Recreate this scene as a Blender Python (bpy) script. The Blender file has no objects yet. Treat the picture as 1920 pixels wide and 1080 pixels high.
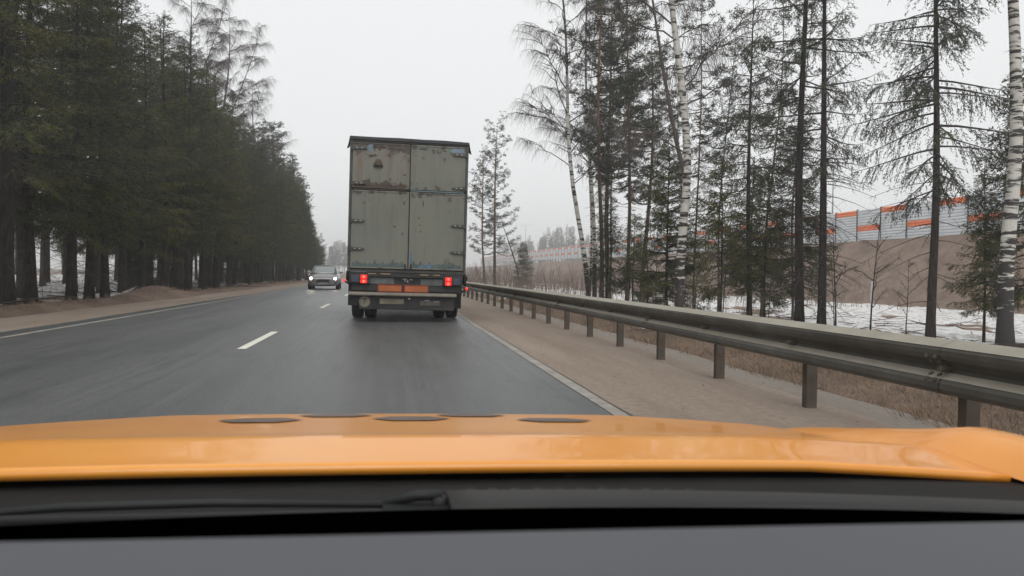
import bpy, bmesh, math, random
import numpy as np
from mathutils import Matrix, Vector

random.seed(7)
RNG = np.random.default_rng(11)
SC = bpy.context.scene
COL = SC.collection
R = math.radians

# ---------------------------------------------------------------- camera
cam_d = bpy.data.cameras.new('camera')
cam = bpy.data.objects.new('camera', cam_d)
COL.objects.link(cam)
SC.camera = cam
cam_d.sensor_width = 36.0
cam_d.lens = 1420.0 / 1920.0 * 36.0
cam_d.clip_start = 0.02
cam_d.clip_end = 6000.0
cam.location = (0, 0, 1.05)
cam.rotation_euler = (Matrix.Rotation(R(-9.1335), 3, 'Z') @ Matrix.Rotation(R(90 - 1.0575), 3, 'X')
                      @ Matrix.Rotation(R(0.7), 3, 'Z')).to_euler()
cam_d.dof.use_dof = True
cam_d.dof.focus_distance = 17.0
cam_d.dof.aperture_fstop = 9.0

# ---------------------------------------------------------------- sky, sun, exposure
SUN_EL, SUN_ROT = 55.0, 180.0
world = bpy.data.worlds.new('World')
SC.world = world
world.use_nodes = True
wn = world.node_tree
wn.nodes.clear()
w_out = wn.nodes.new('ShaderNodeOutputWorld')
w_bg = wn.nodes.new('ShaderNodeBackground')
w_sky = wn.nodes.new('ShaderNodeTexSky')
w_sky.sky_type = 'NISHITA'
w_sky.sun_disc = False
w_sky.sun_elevation = R(SUN_EL)
w_sky.sun_rotation = R(SUN_ROT)
w_sky.dust_density = 6.0
w_sky.air_density = 1.0
w_sky.ozone_density = 1.0
w_hsv = wn.nodes.new('ShaderNodeHueSaturation')
w_hsv.inputs['Saturation'].default_value = 0.06
w_mix = wn.nodes.new('ShaderNodeMix')          # cloud deck: an even grey veil over the clear sky
w_mix.data_type = 'RGBA'
w_mix.inputs['Factor'].default_value = 0.86
w_mix.inputs['B'].default_value = (7.75, 7.8, 7.9, 1)
wn.links.new(w_sky.outputs['Color'], w_hsv.inputs['Color'])
wn.links.new(w_hsv.outputs['Color'], w_mix.inputs['A'])
wn.links.new(w_mix.outputs['Result'], w_bg.inputs['Color'])
w_bg.inputs['Strength'].default_value = 0.115
wn.links.new(w_bg.outputs['Background'], w_out.inputs['Surface'])

sun_d = bpy.data.lights.new('sun', 'SUN')
sun_d.energy = 1.0
sun_d.angle = R(40)
sun_d.color = (1.0, 0.97, 0.93)
sun = bpy.data.objects.new('sun', sun_d)
COL.objects.link(sun)
sun.rotation_euler = (R(90 - SUN_EL), 0, R(180 - SUN_ROT))

SC.view_settings.view_transform = 'Standard'
SC.view_settings.look = 'None'
SC.view_settings.exposure = 0.28
SC.view_settings.gamma = 1.0
SC.cycles.use_denoising = True
SC.cycles.denoising_prefilter = 'ACCURATE'
SC.cycles.max_bounces = 6
SC.cycles.diffuse_bounces = 3
SC.cycles.glossy_bounces = 3
SC.cycles.transmission_bounces = 4
SC.cycles.volume_bounces = 1
SC.cycles.transparent_max_bounces = 12
SC.cycles.sample_clamp_indirect = 4.0

# ---------------------------------------------------------------- helpers
def tag(o, label=None, cat=None, group=None, kind=None):
    if label: o['label'] = label
    if cat: o['category'] = cat
    if group: o['group'] = group
    if kind: o['kind'] = kind
    return o

def empty(name, loc=(0, 0, 0), rz=0.0, parent=None):
    o = bpy.data.objects.new(name, None)
    o.empty_display_size = 0.2
    o.location = loc
    o.rotation_euler = (0, 0, rz)
    COL.objects.link(o)
    if parent: o.parent = parent
    return o

def link(name, mesh, parent=None, loc=(0, 0, 0)):
    o = bpy.data.objects.new(name, mesh)
    COL.objects.link(o)
    o.location = loc
    if parent: o.parent = parent
    return o

class MB:
    def __init__(s):
        s.v = []; s.f = []; s.m = []
    def add(s, vs, fs, mi=0):
        b = len(s.v)
        s.v.extend([tuple(float(c) for c in p) for p in vs])
        s.f.extend([tuple(i + b for i in f) for f in fs])
        s.m.extend([mi] * len(fs))
        return s
    def box(s, c, d, mi=0, rot=None):
        hx, hy, hz = d[0] / 2, d[1] / 2, d[2] / 2
        vs = [Vector((x, y, z)) for z in (-hz, hz) for y in (-hy, hy) for x in (-hx, hx)]
        if rot is not None: vs = [rot @ p for p in vs]
        vs = [p + Vector(c) for p in vs]
        return s.add(vs, [(0, 2, 3, 1), (4, 5, 7, 6), (0, 1, 5, 4), (2, 6, 7, 3), (0, 4, 6, 2), (1, 3, 7, 5)], mi)
    def tube(s, pts, rad, n=6, mi=0, caps=True):
        vs, fs = tube_arrays(pts, rad, n)
        k = len(pts)
        if caps:
            fs = fs + [tuple(range(n - 1, -1, -1)), tuple(range((k - 1) * n, k * n))]
        return s.add(vs, fs, mi)
    def lathe(s, prof, axis='X', n=24, c=(0, 0, 0), mi=0):
        vs = []; fs = []
        for (a, r) in prof:
            for i in range(n):
                t = 2 * math.pi * i / n
                p = (a, r * math.cos(t), r * math.sin(t)) if axis == 'X' else \
                    ((r * math.cos(t), a, r * math.sin(t)) if axis == 'Y' else (r * math.cos(t), r * math.sin(t), a))
                vs.append((p[0] + c[0], p[1] + c[1], p[2] + c[2]))
        for j in range(len(prof) - 1):
            for i in range(n):
                fs.append((j * n + i, j * n + (i + 1) % n, (j + 1) * n + (i + 1) % n, (j + 1) * n + i))
        fs.append(tuple(range(n))); fs.append(tuple(range((len(prof) - 1) * n, len(prof) * n)))
        return s.add(vs, fs, mi)
    def prism(s, poly, axis, a0, a1, mi=0):
        """poly in the plane normal to axis; X: (y,z)  Y: (x,z)  Z: (x,y)"""
        def p3(p, a):
            return (a, p[0], p[1]) if axis == 'X' else ((p[0], a, p[1]) if axis == 'Y' else (p[0], p[1], a))
        n = len(poly)
        vs = [p3(p, a0) for p in poly] + [p3(p, a1) for p in poly]
        fs = [tuple(range(n)), tuple(range(2 * n - 1, n - 1, -1))]
        fs += [(i, (i + 1) % n, n + (i + 1) % n, n + i) for i in range(n)]
        return s.add(vs, fs, mi)
    def sheet(s, grid, mi=0):
        """grid: list of rows of points"""
        nr, nc = len(grid), len(grid[0])
        vs = [p for row in grid for p in row]
        fs = [(r * nc + c, r * nc + c + 1, (r + 1) * nc + c + 1, (r + 1) * nc + c)
              for r in range(nr - 1) for c in range(nc - 1)]
        return s.add(vs, fs, mi)
    def mesh(s, name, mats, smooth=False):
        me = bpy.data.meshes.new(name)
        me.from_pydata(s.v, [], s.f)
        for m in (mats if isinstance(mats, (list, tuple)) else [mats]):
            me.materials.append(m)
        me.polygons.foreach_set('material_index', s.m)
        bm = bmesh.new(); bm.from_mesh(me)
        bmesh.ops.recalc_face_normals(bm, faces=bm.faces)
        bm.to_mesh(me); bm.free()
        if smooth:
            me.polygons.foreach_set('use_smooth', [True] * len(me.polygons))
        me.update()
        return me
    def build(s, name, mats, parent=None, smooth=False, bevel=0.0, loc=(0, 0, 0), solid=0.0, subsurf=0):
        o = link(name, s.mesh(name, mats, smooth), parent, loc)
        if solid:
            m = o.modifiers.new('solid', 'SOLIDIFY'); m.thickness = solid; m.offset = -1
        if bevel:
            m = o.modifiers.new('bevel', 'BEVEL'); m.width = bevel; m.segments = 2
            m.limit_method = 'ANGLE'; m.angle_limit = R(35)
        if subsurf:
            m = o.modifiers.new('sub', 'SUBSURF'); m.levels = subsurf; m.render_levels = subsurf
        return o

def tube_arrays(pts, rad, n):
    pts = [np.asarray(p, float) for p in pts]
    vs = []
    k = len(pts)
    for i, p in enumerate(pts):
        d = pts[min(i + 1, k - 1)] - pts[max(i - 1, 0)]
        d = d / (np.linalg.norm(d) + 1e-9)
        a = np.array([1.0, 0, 0]) if abs(d[0]) < 0.7 else np.array([0, 0, 1.0])
        u = np.cross(d, a); u /= np.linalg.norm(u)
        w = np.cross(d, u)
        r = rad[i] if hasattr(rad, '__len__') else rad
        for j in range(n):
            t = 2 * math.pi * j / n
            vs.append(p + r * (math.cos(t) * u + math.sin(t) * w))
    fs = [(i * n + j, i * n + (j + 1) % n, (i + 1) * n + (j + 1) % n, (i + 1) * n + j)
          for i in range(k - 1) for j in range(n)]
    return vs, fs

def mesh_np(name, V, F, mats, midx=None, smooth=False):
    """V (n,3), F (m,4) quads"""
    me = bpy.data.meshes.new(name)
    V = np.asarray(V, np.float32); F = np.asarray(F, np.int32)
    me.vertices.add(len(V)); me.vertices.foreach_set('co', V.ravel())
    me.loops.add(F.size); me.loops.foreach_set('vertex_index', F.ravel())
    me.polygons.add(len(F))
    me.polygons.foreach_set('loop_start', np.arange(0, F.size, 4, dtype=np.int32))
    me.polygons.foreach_set('loop_total', np.full(len(F), 4, np.int32))
    for m in mats: me.materials.append(m)
    if midx is not None: me.polygons.foreach_set('material_index', np.asarray(midx, np.int32))
    if smooth: me.polygons.foreach_set('use_smooth', np.ones(len(F), bool))
    me.update(calc_edges=True)
    me.validate()
    return me

def _hash(ix, iy, seed):
    h = (ix.astype(np.int64) * 374761393 + iy.astype(np.int64) * 668265263 + seed * 1442695041) & 0xFFFFFFFF
    h = ((h ^ (h >> 13)) * 1274126177) & 0xFFFFFFFF
    return ((h ^ (h >> 16)) & 0xFFFF) / 65535.0

def vnoise(x, y, seed=0):
    x = np.asarray(x, float); y = np.asarray(y, float)
    ix = np.floor(x); iy = np.floor(y)
    fx = x - ix; fy = y - iy
    fx = fx * fx * (3 - 2 * fx); fy = fy * fy * (3 - 2 * fy)
    a = _hash(ix, iy, seed); b = _hash(ix + 1, iy, seed)
    c = _hash(ix, iy + 1, seed); d = _hash(ix + 1, iy + 1, seed)
    return (a * (1 - fx) + b * fx) * (1 - fy) + (c * (1 - fx) + d * fx) * fy

def fbm(x, y, seed=0, oct=4):
    s = 0; a = 0.5; t = 0
    for i in range(oct):
        s = s + a * vnoise(np.asarray(x) * 2 ** i, np.asarray(y) * 2 ** i, seed + i); t += a; a *= 0.5
    return s / t

# ---------------------------------------------------------------- materials
def node(nt, typ, **kw):
    n = nt.nodes.new(typ)
    for k, v in kw.items():
        if k.startswith('i_'):
            n.inputs[k[2:].replace('_', ' ')].default_value = v
        else:
            setattr(n, k, v)
    return n

def base_mat(name):
    m = bpy.data.materials.new(name)
    m.use_nodes = True
    nt = m.node_tree
    return m, nt, nt.nodes['Principled BSDF']

def coords(nt, kind='Object', scale=(1, 1, 1)):
    tc = node(nt, 'ShaderNodeTexCoord')
    mp = node(nt, 'ShaderNodeMapping')
    mp.inputs['Scale'].default_value = scale
    nt.links.new(tc.outputs[kind], mp.inputs['Vector'])
    return mp.outputs['Vector']

def noise(nt, vec, scale, detail=4.0, rough=0.55):
    n = node(nt, 'ShaderNodeTexNoise')
    n.inputs['Scale'].default_value = scale
    n.inputs['Detail'].default_value = detail
    n.inputs['Roughness'].default_value = rough
    nt.links.new(vec, n.inputs['Vector'])
    return n.outputs['Fac']

def ramp(nt, fac, stops):
    r = node(nt, 'ShaderNodeValToRGB')
    e = r.color_ramp.elements
    while len(e) < len(stops): e.new(0.5)
    for k, (p, c) in enumerate(stops):
        e[k].position = p
        e[k].color = (c[0], c[1], c[2], 1) if hasattr(c, '__len__') else (c, c, c, 1)
    nt.links.new(fac, r.inputs['Fac'])
    return r.outputs['Color']

def mixc(nt, fac, a, b):
    m = node(nt, 'ShaderNodeMix', data_type='RGBA')
    for s, v in (('Factor', fac), ('A', a), ('B', b)):
        if isinstance(v, bpy.types.NodeSocket): nt.links.new(v, m.inputs[s])
        elif hasattr(v, '__len__'): m.inputs[s].default_value = (v[0], v[1], v[2], 1)
        else: m.inputs[s].default_value = v
    return m.outputs['Result']

def math_n(nt, op, a, b=None, c=None):
    m = node(nt, 'ShaderNodeMath', operation=op)
    for i, v in enumerate((a, b, c)):
        if v is None: continue
        if isinstance(v, bpy.types.NodeSocket): nt.links.new(v, m.inputs[i])
        else: m.inputs[i].default_value = v
    return m.outputs[0]

def bump(nt, bsdf, height, strength=0.3, dist=0.02):
    b = node(nt, 'ShaderNodeBump')
    b.inputs['Strength'].default_value = strength
    b.inputs['Distance'].default_value = dist
    nt.links.new(height, b.inputs['Height'])
    nt.links.new(b.outputs['Normal'], bsdf.inputs['Normal'])

def simple(name, col, rough=0.6, metal=0.0, vary=0.15, scale=8.0, bmp=0.0, coat=0.0, spec=None, dirt=None, dirt_amt=0.5):
    m, nt, b = base_mat(name)
    v = coords(nt)
    f = noise(nt, v, scale, 5)
    c1 = tuple(max(0, c * (1 - vary)) for c in col); c2 = tuple(min(1, c * (1 + vary)) for c in col)
    c = ramp(nt, f, [(0.3, c1), (0.7, c2)])
    if dirt is not None:
        f2 = noise(nt, v, scale * 0.37, 6, 0.65)
        d = ramp(nt, f2, [(0.62 - 0.35 * dirt_amt, 0), (0.75, dirt_amt)])
        c = mixc(nt, d, c, dirt)
    nt.links.new(c, b.inputs['Base Color'])
    b.inputs['Roughness'].default_value = rough
    b.inputs['Metallic'].default_value = metal
    if coat: b.inputs['Coat Weight'].default_value = coat; b.inputs['Coat Roughness'].default_value = 0.05
    if spec is not None: b.inputs['Specular IOR Level'].default_value = spec
    if bmp: bump(nt, b, noise(nt, v, scale * 6, 4), bmp, 0.01)
    return m

def emit_mat(name, col, strength):
    m, nt, b = base_mat(name)
    b.inputs['Base Color'].default_value = (*col, 1)
    b.inputs['Emission Color'].default_value = (*col, 1)
    b.inputs['Emission Strength'].default_value = strength
    return m

M = {}
def asphalt_mat():
    m, nt, b = base_mat('asphalt')
    v = coords(nt)
    big = noise(nt, coords(nt, scale=(1, 0.05, 1)), 0.9, 6)
    mid = noise(nt, coords(nt, scale=(1, 0.3, 1)), 2.2, 6, 0.65)
    streak = noise(nt, coords(nt, scale=(6, 0.12, 1)), 2.0, 4, 0.6)
    fine = noise(nt, v, 55, 3, 0.7)
    stone = node(nt, 'ShaderNodeTexVoronoi'); stone.inputs['Scale'].default_value = 95; nt.links.new(v, stone.inputs['Vector'])
    c = ramp(nt, big, [(0.3, (0.056, 0.061, 0.062)), (0.7, (0.098, 0.102, 0.101))])
    c = mixc(nt, ramp(nt, streak, [(0.45, 0.0), (0.75, 0.28)]), c, (0.14, 0.142, 0.138))
    c = mixc(nt, ramp(nt, fine, [(0.45, 0.0), (0.7, 0.6)]), c, (0.175, 0.175, 0.168))
    c = mixc(nt, ramp(nt, mid, [(0.52, 0.0), (0.72, 0.5)]), c, (0.032, 0.034, 0.035))
    # hairline cracks, only in patches
    ck = node(nt, 'ShaderNodeTexVoronoi', feature='DISTANCE_TO_EDGE'); ck.inputs['Scale'].default_value = 0.9
    wv = node(nt, 'ShaderNodeMapping'); wv.inputs['Scale'].default_value = (1.4, 0.5, 1); nt.links.new(v, wv.inputs['Vector'])
    ad = node(nt, 'ShaderNodeVectorMath', operation='ADD'); nz_ = node(nt, 'ShaderNodeTexNoise'); nz_.inputs['Scale'].default_value = 1.6; nz_.inputs['Detail'].default_value = 5
    nt.links.new(v, nz_.inputs['Vector']); nt.links.new(wv.outputs[0], ad.inputs[0]); nt.links.new(nz_.outputs['Color'], ad.inputs[1]); nt.links.new(ad.outputs[0], ck.inputs['Vector'])
    cr_ = math_n(nt, 'MULTIPLY', ramp(nt, ck.outputs['Distance'], [(0.0, 1.0), (0.014, 0.0)]), ramp(nt, noise(nt, v, 0.22, 3), [(0.52, 0.0), (0.62, 0.85)]))
    c = mixc(nt, cr_, c, (0.014, 0.014, 0.014))
    nt.links.new(c, b.inputs['Base Color'])
    rr = ramp(nt, math_n(nt, 'ADD', math_n(nt, 'MULTIPLY', big, 0.6), math_n(nt, 'MULTIPLY', streak, 0.4)), [(0.3, 0.26), (0.7, 0.48)])
    nt.links.new(rr, b.inputs['Roughness'])
    h_ = math_n(nt, 'ADD', math_n(nt, 'MULTIPLY', stone.outputs['Distance'], 0.5), math_n(nt, 'ADD', fine, math_n(nt, 'MULTIPLY', mid, 0.6)))
    bump(nt, b, h_, 0.5, 0.012)
    return m
M['asphalt'] = asphalt_mat()

def dirt_mat(name, c1, c2, c3, s=1.0, yscale=1.0, rough=0.9, bs=0.5, bd=0.05):
    m, nt, b = base_mat(name)
    v = coords(nt, scale=(1, yscale, 1))
    v2 = coords(nt)
    f = noise(nt, v, 0.7 * s, 8, 0.68)
    g = noise(nt, v2, 9 * s, 8, 0.75)
    c = ramp(nt, f, [(0.3, c1), (0.7, c2)])
    c = mixc(nt, ramp(nt, g, [(0.45, 0.0), (0.75, 0.8)]), c, c3)
    nt.links.new(c, b.inputs['Base Color'])
    b.inputs['Roughness'].default_value = rough
    b.inputs['Specular IOR Level'].default_value = 0.25
    bump(nt, b, g, bs, bd)
    return m
M['dirt'] = dirt_mat('bare_earth', (0.13, 0.088, 0.065), (0.28, 0.200, 0.155), (0.085, 0.062, 0.046), 0.8, bd=0.09, bs=0.7)
M['shoulder'] = dirt_mat('sandy_shoulder', (0.20, 0.150, 0.115), (0.32, 0.262, 0.215), (0.145, 0.108, 0.082), 1.6, 0.12, 0.8, 0.35, 0.02)
M['gravel'] = dirt_mat('grey_gravel_edge', (0.20, 0.175, 0.15), (0.27, 0.24, 0.21), (0.13, 0.105, 0.085), 1.5, 0.4, 0.9, 0.5, 0.02)

def snow_mat():
    m, nt, b = base_mat('old_snow')
    v = coords(nt)
    f = noise(nt, v, 3.5, 6, 0.7)
    c = ramp(nt, f, [(0.38, (0.50, 0.49, 0.48)), (0.62, (0.74, 0.74, 0.74))])
    g = noise(nt, coords(nt, scale=(1, 1.6, 1)), 1.3, 8, 0.75)
    c = mixc(nt, ramp(nt, g, [(0.52, 0.0), (0.60, 0.85)]), c, (0.20, 0.155, 0.12))
    nt.links.new(c, b.inputs['Base Color'])
    b.inputs['Roughness'].default_value = 0.8
    bump(nt, b, f, 0.4, 0.06)
    return m
M['snow'] = snow_mat()
M['paint'] = simple('worn_white_road_paint', (0.33, 0.31, 0.275), 0.75, vary=0.2, scale=6, dirt=(0.16, 0.14, 0.12), dirt_amt=0.8, bmp=0.2)
M['paint_dash'] = simple('white_lane_paint', (0.72, 0.70, 0.60), 0.6, vary=0.08, scale=5, dirt=(0.4, 0.38, 0.33), dirt_amt=0.35, bmp=0.15)

def foliage_mat(name, dark, light, olive, spec=0.2):
    m, nt, b = base_mat(name)
    v = coords(nt)
    f = noise(nt, v, 0.9, 3, 0.6)
    g = noise(nt, v, 7.0, 2, 0.5)
    oi = node(nt, 'ShaderNodeObjectInfo')
    c = ramp(nt, g, [(0.35, dark), (0.68, light)])
    f2 = math_n(nt, 'ADD', f, math_n(nt, 'MULTIPLY', math_n(nt, 'SUBTRACT', oi.outputs['Random'], 0.5), 0.22))
    c = mixc(nt, ramp(nt, f2, [(0.42, 0.0), (0.62, 0.9)]), c, olive)
    nt.links.new(c, b.inputs['Base Color'])
    b.inputs['Roughness'].default_value = 0.75
    b.inputs['Specular IOR Level'].default_value = spec
    return m
M['spruce'] = foliage_mat('spruce_needles', (0.024, 0.036, 0.016), (0.056, 0.072, 0.028), (0.125, 0.122, 0.034))
M['spruce_dull'] = foliage_mat('spruce_needles_dull', (0.030, 0.040, 0.024), (0.062, 0.074, 0.040), (0.080, 0.088, 0.034))
M['pine'] = foliage_mat('pine_needles', (0.040, 0.050, 0.032), (0.075, 0.085, 0.055), (0.085, 0.088, 0.045))

def bark_mat(name, c1, c2, scale=(9, 9, 2.0), bd=0.03, upper=None):
    m, nt, b = base_mat(name)
    v = coords(nt, scale=scale)
    f = noise(nt, v, 1.6, 6, 0.7)
    c = ramp(nt, f, [(0.35, c1), (0.7, c2)])
    if upper:
        tc = node(nt, 'ShaderNodeTexCoord'); sp = node(nt, 'ShaderNodeSeparateXYZ')
        nt.links.new(tc.outputs['Object'], sp.inputs[0])
        k = node(nt, 'ShaderNodeMapRange'); k.inputs['From Min'].default_value = 3.5; k.inputs['From Max'].default_value = 8.0
        nt.links.new(sp.outputs['Z'], k.inputs['Value'])
        c = mixc(nt, k.outputs['Result'], c, mixc(nt, f, tuple(x * 0.6 for x in upper), upper))
    nt.links.new(c, b.inputs['Base Color'])
    b.inputs['Roughness'].default_value = 0.9
    b.inputs['Specular IOR Level'].default_value = 0.2
    bump(nt, b, f, 0.7, bd)
    return m
M['bark'] = bark_mat('spruce_bark', (0.016, 0.013, 0.011), (0.055, 0.046, 0.040))
M['pine_bark'] = bark_mat('pine_bark', (0.045, 0.034, 0.027), (0.12, 0.095, 0.078), upper=(0.24, 0.135, 0.08))
M['twig'] = simple('dark_twigs', (0.045, 0.036, 0.030), 0.9, vary=0.3, scale=3)
M['birch_twig'] = simple('birch_twigs', (0.075, 0.058, 0.052), 0.85, vary=0.3, scale=3)
M['brush'] = simple('bare_brush_twigs', (0.16, 0.115, 0.095), 0.9, vary=0.35, scale=1.2)
M['grass_dry'] = simple('dry_grass_blades', (0.215, 0.155, 0.105), 0.9, vary=0.55, scale=2.0)

def birch_mat():
    m, nt, b = base_mat('birch_bark')
    v = coords(nt, scale=(1.5, 1.5, 9.0))
    f = noise(nt, v, 1.3, 5, 0.6)
    tc = node(nt, 'ShaderNodeTexCoord'); sp = node(nt, 'ShaderNodeSeparateXYZ')
    nt.links.new(tc.outputs['Object'], sp.inputs[0])
    z = sp.outputs['Z']
    # dark plates thicken towards the old bark of the foot, and twigs' bark greys near the top
    foot = node(nt, 'ShaderNodeMapRange'); foot.inputs['From Min'].default_value = 0.6; foot.inputs['From Max'].default_value = 3.0
    foot.inputs['To Min'].default_value = 0.20; foot.inputs['To Max'].default_value = 0.0
    nt.links.new(z, foot.inputs['Value'])
    ff = math_n(nt, 'ADD', f, foot.outputs['Result'])
    k = ramp(nt, ff, [(0.515, 0.0), (0.58, 1.0)])
    white = ramp(nt, noise(nt, coords(nt), 3.0, 4), [(0.3, (0.46, 0.44, 0.40)), (0.7, (0.68, 0.66, 0.61))])
    c = mixc(nt, k, white, (0.035, 0.030, 0.027))
    top = node(nt, 'ShaderNodeMapRange'); top.inputs['From Min'].default_value = 8.0; top.inputs['From Max'].default_value = 14.0
    nt.links.new(z, top.inputs['Value'])
    c = mixc(nt, top.outputs['Result'], c, (0.11, 0.095, 0.085))
    nt.links.new(c, b.inputs['Base Color'])
    b.inputs['Roughness'].default_value = 0.75
    bump(nt, b, k, 0.5, 0.02)
    return m
M['birch'] = birch_mat()

M['rail'] = simple('dusty_galvanised_steel', (0.115, 0.112, 0.098), 0.65, metal=0.2, vary=0.35, scale=3.5, dirt=(0.055, 0.046, 0.036), dirt_amt=0.85, bmp=0.1)
M['rail_dust_skylight'] = simple('dust_and_skylight_on_steel', (0.30, 0.275, 0.225), 0.9, vary=0.12, scale=4)  # dust tone with the skylight of upward faces put into it
M['post'] = simple('grimy_steel_post', (0.085, 0.076, 0.066), 0.8, metal=0.1, vary=0.4, scale=6, dirt=(0.13, 0.085, 0.055), dirt_amt=0.8)
M['wall_grey'] = simple('noise_panel_grey', (0.64, 0.67, 0.70), 0.5, metal=0.0, vary=0.1, scale=0.7)
M['wall_orange'] = simple('noise_panel_orange', (0.85, 0.20, 0.06), 0.55, vary=0.1, scale=0.7)
M['wall_post'] = simple('noise_wall_post', (0.16, 0.17, 0.19), 0.5, metal=0.3, vary=0.1)
M['lamp_metal'] = simple('lamp_mast_metal', (0.30, 0.31, 0.32), 0.5, metal=0.4, vary=0.1)
M['black'] = simple('black_rubber', (0.012, 0.012, 0.013), 0.7, vary=0.3)
M['tyre'] = simple('tyre_rubber', (0.018, 0.018, 0.018), 0.8, vary=0.3, scale=20, bmp=0.2)
M['dark_steel'] = simple('grimy_chassis_steel', (0.030, 0.032, 0.034), 0.6, metal=0.3, vary=0.4, scale=5, dirt=(0.07, 0.058, 0.048), dirt_amt=0.6)
M['chrome'] = simple('chrome', (0.6, 0.6, 0.6), 0.2, metal=1.0, vary=0.05)
M['glass_dark'] = simple('tinted_glass', (0.02, 0.025, 0.028), 0.06, vary=0.1, spec=0.8)
M['red_lens'] = emit_mat('lit_red_lens', (1.0, 0.008, 0.008), 0.75)
M['red_lens_dim'] = simple('unlit_red_lens', (0.22, 0.015, 0.012), 0.25, vary=0.1)
M['red_core'] = emit_mat('glowing_bulb_spot', (1.0, 0.10, 0.06), 2.0)
M['red_dot'] = emit_mat('lit_red_marker', (1.0, 0.02, 0.03), 1.6)
M['headlight'] = emit_mat('lit_headlight', (1.0, 0.84, 0.66), 32.0)

# ---------------------------------------------------------------- ground
def ground_z(x, y):
    x = np.asarray(x, float); y = np.asarray(y, float)
    px = [-900, -120, -40, -14, -10.0, -9.0, -8.5, -8.0, -6.9, -6.6, 3.95, 4.35, 5.2, 6.2, 7.6, 12, 30, 40.0, 41.3, 49.3, 50.5, 62, 75, 200, 900]
    pz = [0.8, 0.4, 0.05, -0.10, -0.02, 0.13, 0.13, -0.02, -0.05, -0.06, -0.06, -0.22, -0.55, -0.62, -0.42, -0.55, -1.0, -1.25, -1.1, 5.0, 5.1, 5.1, 5.0, 2.0, 2.0]
    z = np.interp(x, px, pz)
    amp = np.clip((np.abs(x + 2) - 5.6) / 6.0, 0, 1) * 0.28
    n = (fbm(x * 0.45, y * 0.45, 3) - 0.5) + 0.35 * (fbm(x * 1.9, y * 1.9, 9, 3) - 0.5)
    z = z + n * amp
    # the heaped earth beside the left shoulder
    z = z + 0.30 * np.exp(-((x + 8.9) / 0.7) ** 2 - ((y - 30.5) / 2.6) ** 2)
    # gullies in the embankment
    emb = np.clip((x - 41.3) / 3, 0, 1) * np.clip((49.4 - x) / 2, 0, 1)
    z = z + emb * (0.9 * (fbm(x * 0.35 + 0.25 * y, y * 0.7, 21, 5) - 0.5) + 0.5 * (fbm(x * 1.3, y * 1.6, 27, 3) - 0.5))
    return z

def gz(x, y):
    return float(ground_z(np.array([x]), np.array([y]))[0])

def axis_steps(a):
    out = []
    for (s, e, n) in a: out += list(np.linspace(s, e, n, endpoint=False))
    out.append(a[-1][1])
    return np.array(out)

xs = axis_steps([(-900, -120, 14), (-120, -40, 24), (-40, -14, 44), (-14, -6.6, 34), (-6.6, 3.9, 8), (3.9, 9, 36), (9, 42, 70), (42, 50, 44), (50, 54, 4), (54, 120, 16), (120, 900, 14)])
ys = axis_steps([(-120, -6, 16), (-6, 60, 230), (60, 130, 200), (130, 400, 150), (400, 1500, 22)])
GX, GY = np.meshgrid(xs, ys)
GZ = ground_z(GX, GY)
nx, ny = len(xs), len(ys)
idx = np.arange(nx * ny).reshape(ny, nx)
F = np.stack([idx[:-1, :-1], idx[:-1, 1:], idx[1:, 1:], idx[1:, :-1]], -1).reshape(-1, 4)
V = np.stack([GX, GY, GZ], -1).reshape(-1, 3)
tag(link('ground', mesh_np('ground', V, F, [M['dirt']], smooth=True)), 'brown bare earth beside the road and up the embankment', 'ground', kind='structure')

def strip(name, x0, x1, y0, y1, z, mat, nxs=2, wob=0.0, seed=0, ny_=200, crown=0.0):
    yy = np.linspace(y0, y1, ny_); uu = np.linspace(0, 1, nxs)
    e0 = x0 + wob * (fbm(yy * 0.6, yy * 0 + 1.3, seed) - 0.5) * 2
    e1 = x1 + wob * (fbm(yy * 0.6, yy * 0 + 7.3, seed + 5) - 0.5) * 2
    X = e0[:, None] * (1 - uu) + e1[:, None] * uu
    Y = np.repeat(yy[:, None], nxs, 1)
    Z = np.full_like(X, z)
    ii = np.arange(X.size).reshape(ny_, nxs)
    F = np.stack([ii[:-1, :-1], ii[:-1, 1:], ii[1:, 1:], ii[1:, :-1]], -1).reshape(-1, 4)
    return link(name, mesh_np(name, np.stack([X, Y, Z], -1).reshape(-1, 3), F, [mat]))

road = tag(strip('road', -6.25, 1.95, -60, 700, 0.0, M['asphalt'], 4, 0.06, 3, 1200), 'wet grey asphalt of the two lane road', 'road', kind='structure')
tag(strip('road_shoulder', -8.25, -6.1, -60, 700, -0.008, M['shoulder'], 3, 0.12, 8, 1200), 'sandy brown shoulder along the forest', 'shoulder', kind='structure')
tag(strip('road_shoulder', 1.80, 3.56, -60, 700, 0.004, M['shoulder'], 3, 0.05, 15, 1600), 'sandy brown shoulder under the guard rail', 'shoulder', kind='structure')
tag(strip('gravel_edge', 3.40, 3.98, -60, 400, 0.0, M['gravel'], 2, 0.08, 31, 900), 'pale gravel strip behind the guard rail posts', 'gravel strip', kind='structure')
# painted lines, children of the road
def paint_child(o):
    o.parent = road
    return o
paint_child(strip('edge_line', 1.66, 1.765, -20, 320, 0.005, M['paint'], 2, 0.012, 41, 1400))
paint_child(strip('edge_line', -5.80, -5.68, -20, 320, 0.005, M['paint'], 2, 0.012, 47, 1400))
dash_mb = MB().add([(-0.06, 0, 0), (0.06, 0, 0), (0.06, 3.0, 0), (-0.06, 3.0, 0)], [(0, 1, 2, 3)])
dash_me = dash_mb.mesh('lane_dash', M['paint_dash'])
for k in range(-2, 16):
    link('lane_dash', dash_me, road, (-1.96, 10.55 + 11.8 * k, 0.005))

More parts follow.
